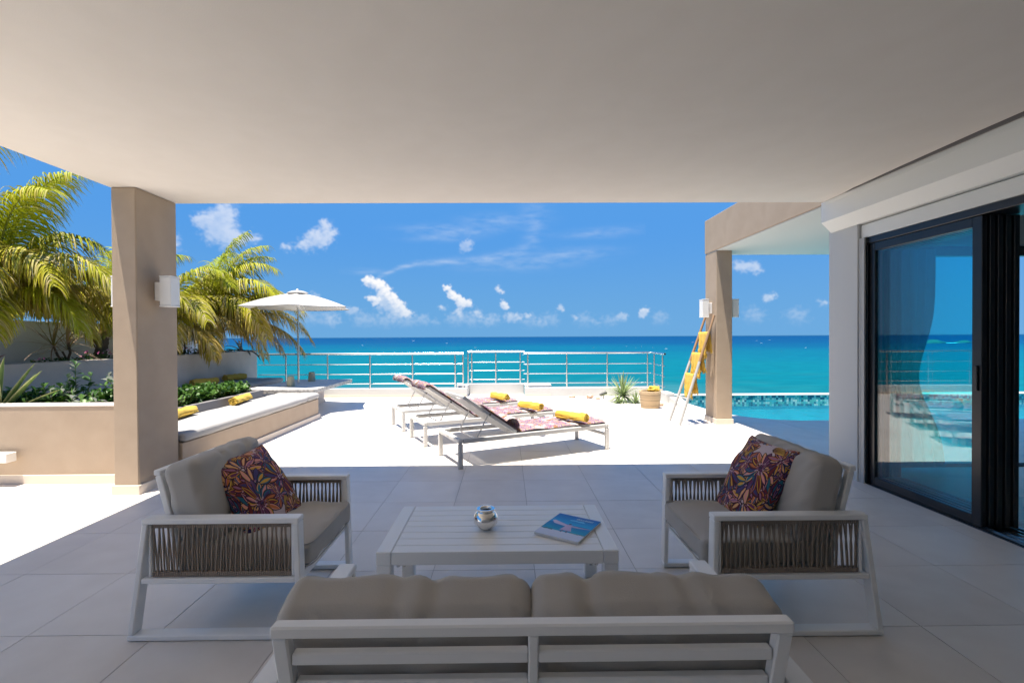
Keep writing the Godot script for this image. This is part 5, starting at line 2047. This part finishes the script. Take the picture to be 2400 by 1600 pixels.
func blossoms(at: Vector3, spread: Vector3, n: int, seed_: int, label: String) -> void:
	var t := thing("flowering_plant", at)
	tag(t, label, "flowers", "pink flowering plants in the raised bed")
	var rr := RandomNumberGenerator.new()
	rr.seed = seed_
	var lm := leaf_shape(0.026, 0.05)
	var where := []
	var cols := []
	for k in 260:
		var p := Vector3(rr.randf_range(-1, 1) * spread.x, rr.randf() * spread.y * (0.6 + 0.4 * rr.randf()), rr.randf_range(-1, 1) * spread.z)
		where.append(Transform3D(Basis.from_euler(Vector3(rr.randf_range(-0.3, 1.0), rr.randf() * TAU, rr.randf_range(-0.5, 0.5))), p))
		cols.append(Color(0.03, 0.085, 0.02).lerp(Color(0.08, 0.16, 0.03), rr.randf()))
	many("foliage", lm, M.leaf, where, t, cols)
	for k in n:
		var m := MB.new()
		m.colored = true
		var c: Color = [Color(0.75, 0.18, 0.42), Color(0.80, 0.35, 0.52), Color(0.78, 0.52, 0.60)][k % 3]
		for j in 5:
			var a := TAU * j / 5
			var d := Vector3(cos(a), 0.15, sin(a)).normalized()
			ribbon(m, Vector3.ZERO, d, Vector3.UP, 0.024, 0.024, 0.3, 0.0, c, c, 3, 0.1, Color(-1, 0, 0), 0.4)
		var p := Vector3(rr.randf_range(-1, 1) * spread.x, spread.y * rr.randf_range(0.75, 1.15), rr.randf_range(-1, 1) * spread.z)
		put("blossom", m, M.petal, t, Transform3D(Basis.from_euler(Vector3(rr.randf_range(0.3, 1.1), rr.randf_range(-0.4, 0.4), 0)), p))


func plants() -> void:
	palms()
	canes(P(-6.15, 1.03, 6.85), 70, 0.52, 5, "dry straw-coloured spiky plant in front of the boundary wall, under the palms")
	canes(P(-6.2, 1.03, 9.35), 60, 0.55, 6, "dry spiky plant just right of the near pillar, under the golden palm")
	blossoms(P(-6.08, 1.03, 7.55), Vector3(0.12, 0.16, 0.42), 16, 3, "pink-flowered plant left of the near pillar, at the palm's foot")
	blossoms(P(-6.12, 1.03, 6.75), Vector3(0.10, 0.09, 0.4), 5, 4, "low leafy plant with few pink flowers by the dry straw plant")
	blossoms(P(-6.08, 1.03, 9.3), Vector3(0.12, 0.16, 0.5), 10, 5, "pale pink flowers right of the near pillar on the retaining wall")
	blossoms(P(-6.08, 1.03, 10.55), Vector3(0.10, 0.10, 0.40), 8, 6, "pink flowers nearest the grey agave on the retaining wall")
	rosette("bract_plant", P(-6.28, 1.03, 5.95), [[90, 80, 0.22, 0.07, 0.8], [60, 60, 0.22, 0.07, 0.9], [120, 65, 0.22, 0.07, 0.9], [150, 45, 0.2, 0.06, 0.9], [30, 75, 0.25, 0.07, 0.6], [200, 60, 0.2, 0.06, 0.8]], Color(0.22, 0.02, 0.07), Color(0.36, 0.03, 0.12), Color(-1, 0, 0), "dark magenta leaves at the very left edge under the palm stem")
	hedge("hedge", AABB(P(-5.75, 0.48, 5.75), Vector3(1.66, 0.36, 0.80)), 100, [P(-4.72, 0.62, 5.35), P(-4.62, 0.50, 5.3), P(-4.80, 0.48, 5.3), P(-4.1, 0.50, 5.2), P(-4.20, 0.46, 5.25), P(-4.42, 0.44, 5.2)], 21, "glossy dark green hedge in the low planter, left of the near pillar", 150)
	hedge("hedge", AABB(P(-4.78, 0.48, 7.85), Vector3(0.70, 0.20, 2.0)), 130, [P(-4.2, 0.27, 6.0), P(-4.3, 0.28, 5.95), P(-4.3, 0.20, 7.5), P(-4.25, 0.19, 7.7), P(-4.5, 0.24, 6.4)], 22, "bright green hedge strip behind the long bench, right of the near pillar", 150)
	rosette("variegated_agave", P(-5.24, 0.50, 5.02), [[100, 80, 0.70, 0.10, 0.15], [80, 62, 0.72, 0.11, 0.15], [95, 50, 0.76, 0.10, 0.2], [92, 33, 0.80, 0.095, 0.25], [110, 16, 0.55, 0.09, 0.4], [150, 24, 0.46, 0.10, 0.5], [270, 66, 0.6, 0.10, 0.3], [230, 45, 0.6, 0.10, 0.4], [200, 70, 0.6, 0.10, 0.3], [310, 55, 0.6, 0.10, 0.3], [20, 60, 0.6, 0.10, 0.3], [88, 18, 0.98, 0.06, 0.1], [180, 44, 0.5, 0.10, 0.5], [130, 62, 0.6, 0.10, 0.3]], Color(0.13, 0.20, 0.06), Color(0.20, 0.29, 0.09), Color(0.72, 0.68, 0.34), "large yellow-edged agave in the low planter at the left edge")
	rosette("grey_agave", P(-5.97, 1.04, 11.0), [[70, 86, 0.32, 0.13, 0.0, 0.5], [270, 50, 0.52, 0.075, 1.7], [285, 66, 0.42, 0.07, 0.9], [250, 30, 0.55, 0.05, 0.9], [100, 24, 0.55, 0.11, 1.9], [150, 26, 0.40, 0.10, 2.6], [60, 26, 0.50, 0.10, 1.5], [120, 40, 0.38, 0.10, 2.2], [200, 40, 0.36, 0.09, 1.8], [320, 60, 0.4, 0.08, 0.8]], Color(0.045, 0.06, 0.065), Color(0.07, 0.085, 0.09), Color(-1, 0, 0), "dark grey agave sprawling over the corner of the retaining wall")
	var rr := RandomNumberGenerator.new()
	rr.seed = 15
	for q in [[P(2.45, 0.12, 10.28), 84, 0.50, "large spiky green yucca in front of the railing, beside the basket"], [P(2.66, 0.0, 10.02), 34, 0.24, "small yucca offshoot touching the wicker basket"], [P(2.30, 0.0, 10.0), 24, 0.20, "small low yucca offshoot at the foot of the large one"]]:
		var ls := []
		for k in q[1]:
			var f: float = float(k) / q[1]
			ls.append([k * 137.5, lerpf(88, -28 if q[2] > 0.3 else 0, pow(f, 0.9)) + rr.randf_range(-6, 6), q[2] * rr.randf_range(0.85, 1.1), 0.034 if q[2] > 0.3 else 0.028, rr.randf_range(0.0, 0.35) + 0.4 * f, 0.8])
		rosette("yucca", q[0], ls, Color(0.17, 0.25, 0.09), Color(0.24, 0.33, 0.14), Color(0.46, 0.50, 0.30), q[3], "yucca", "yuccas by the railing")


func _ready() -> void:
	view_and_light()
	materials()
	sea()
	terrace()
	house()
	walls()
	lamps()
	lounge()
	loungers()
	bench_corner()
	ladder_corner()
	plants()
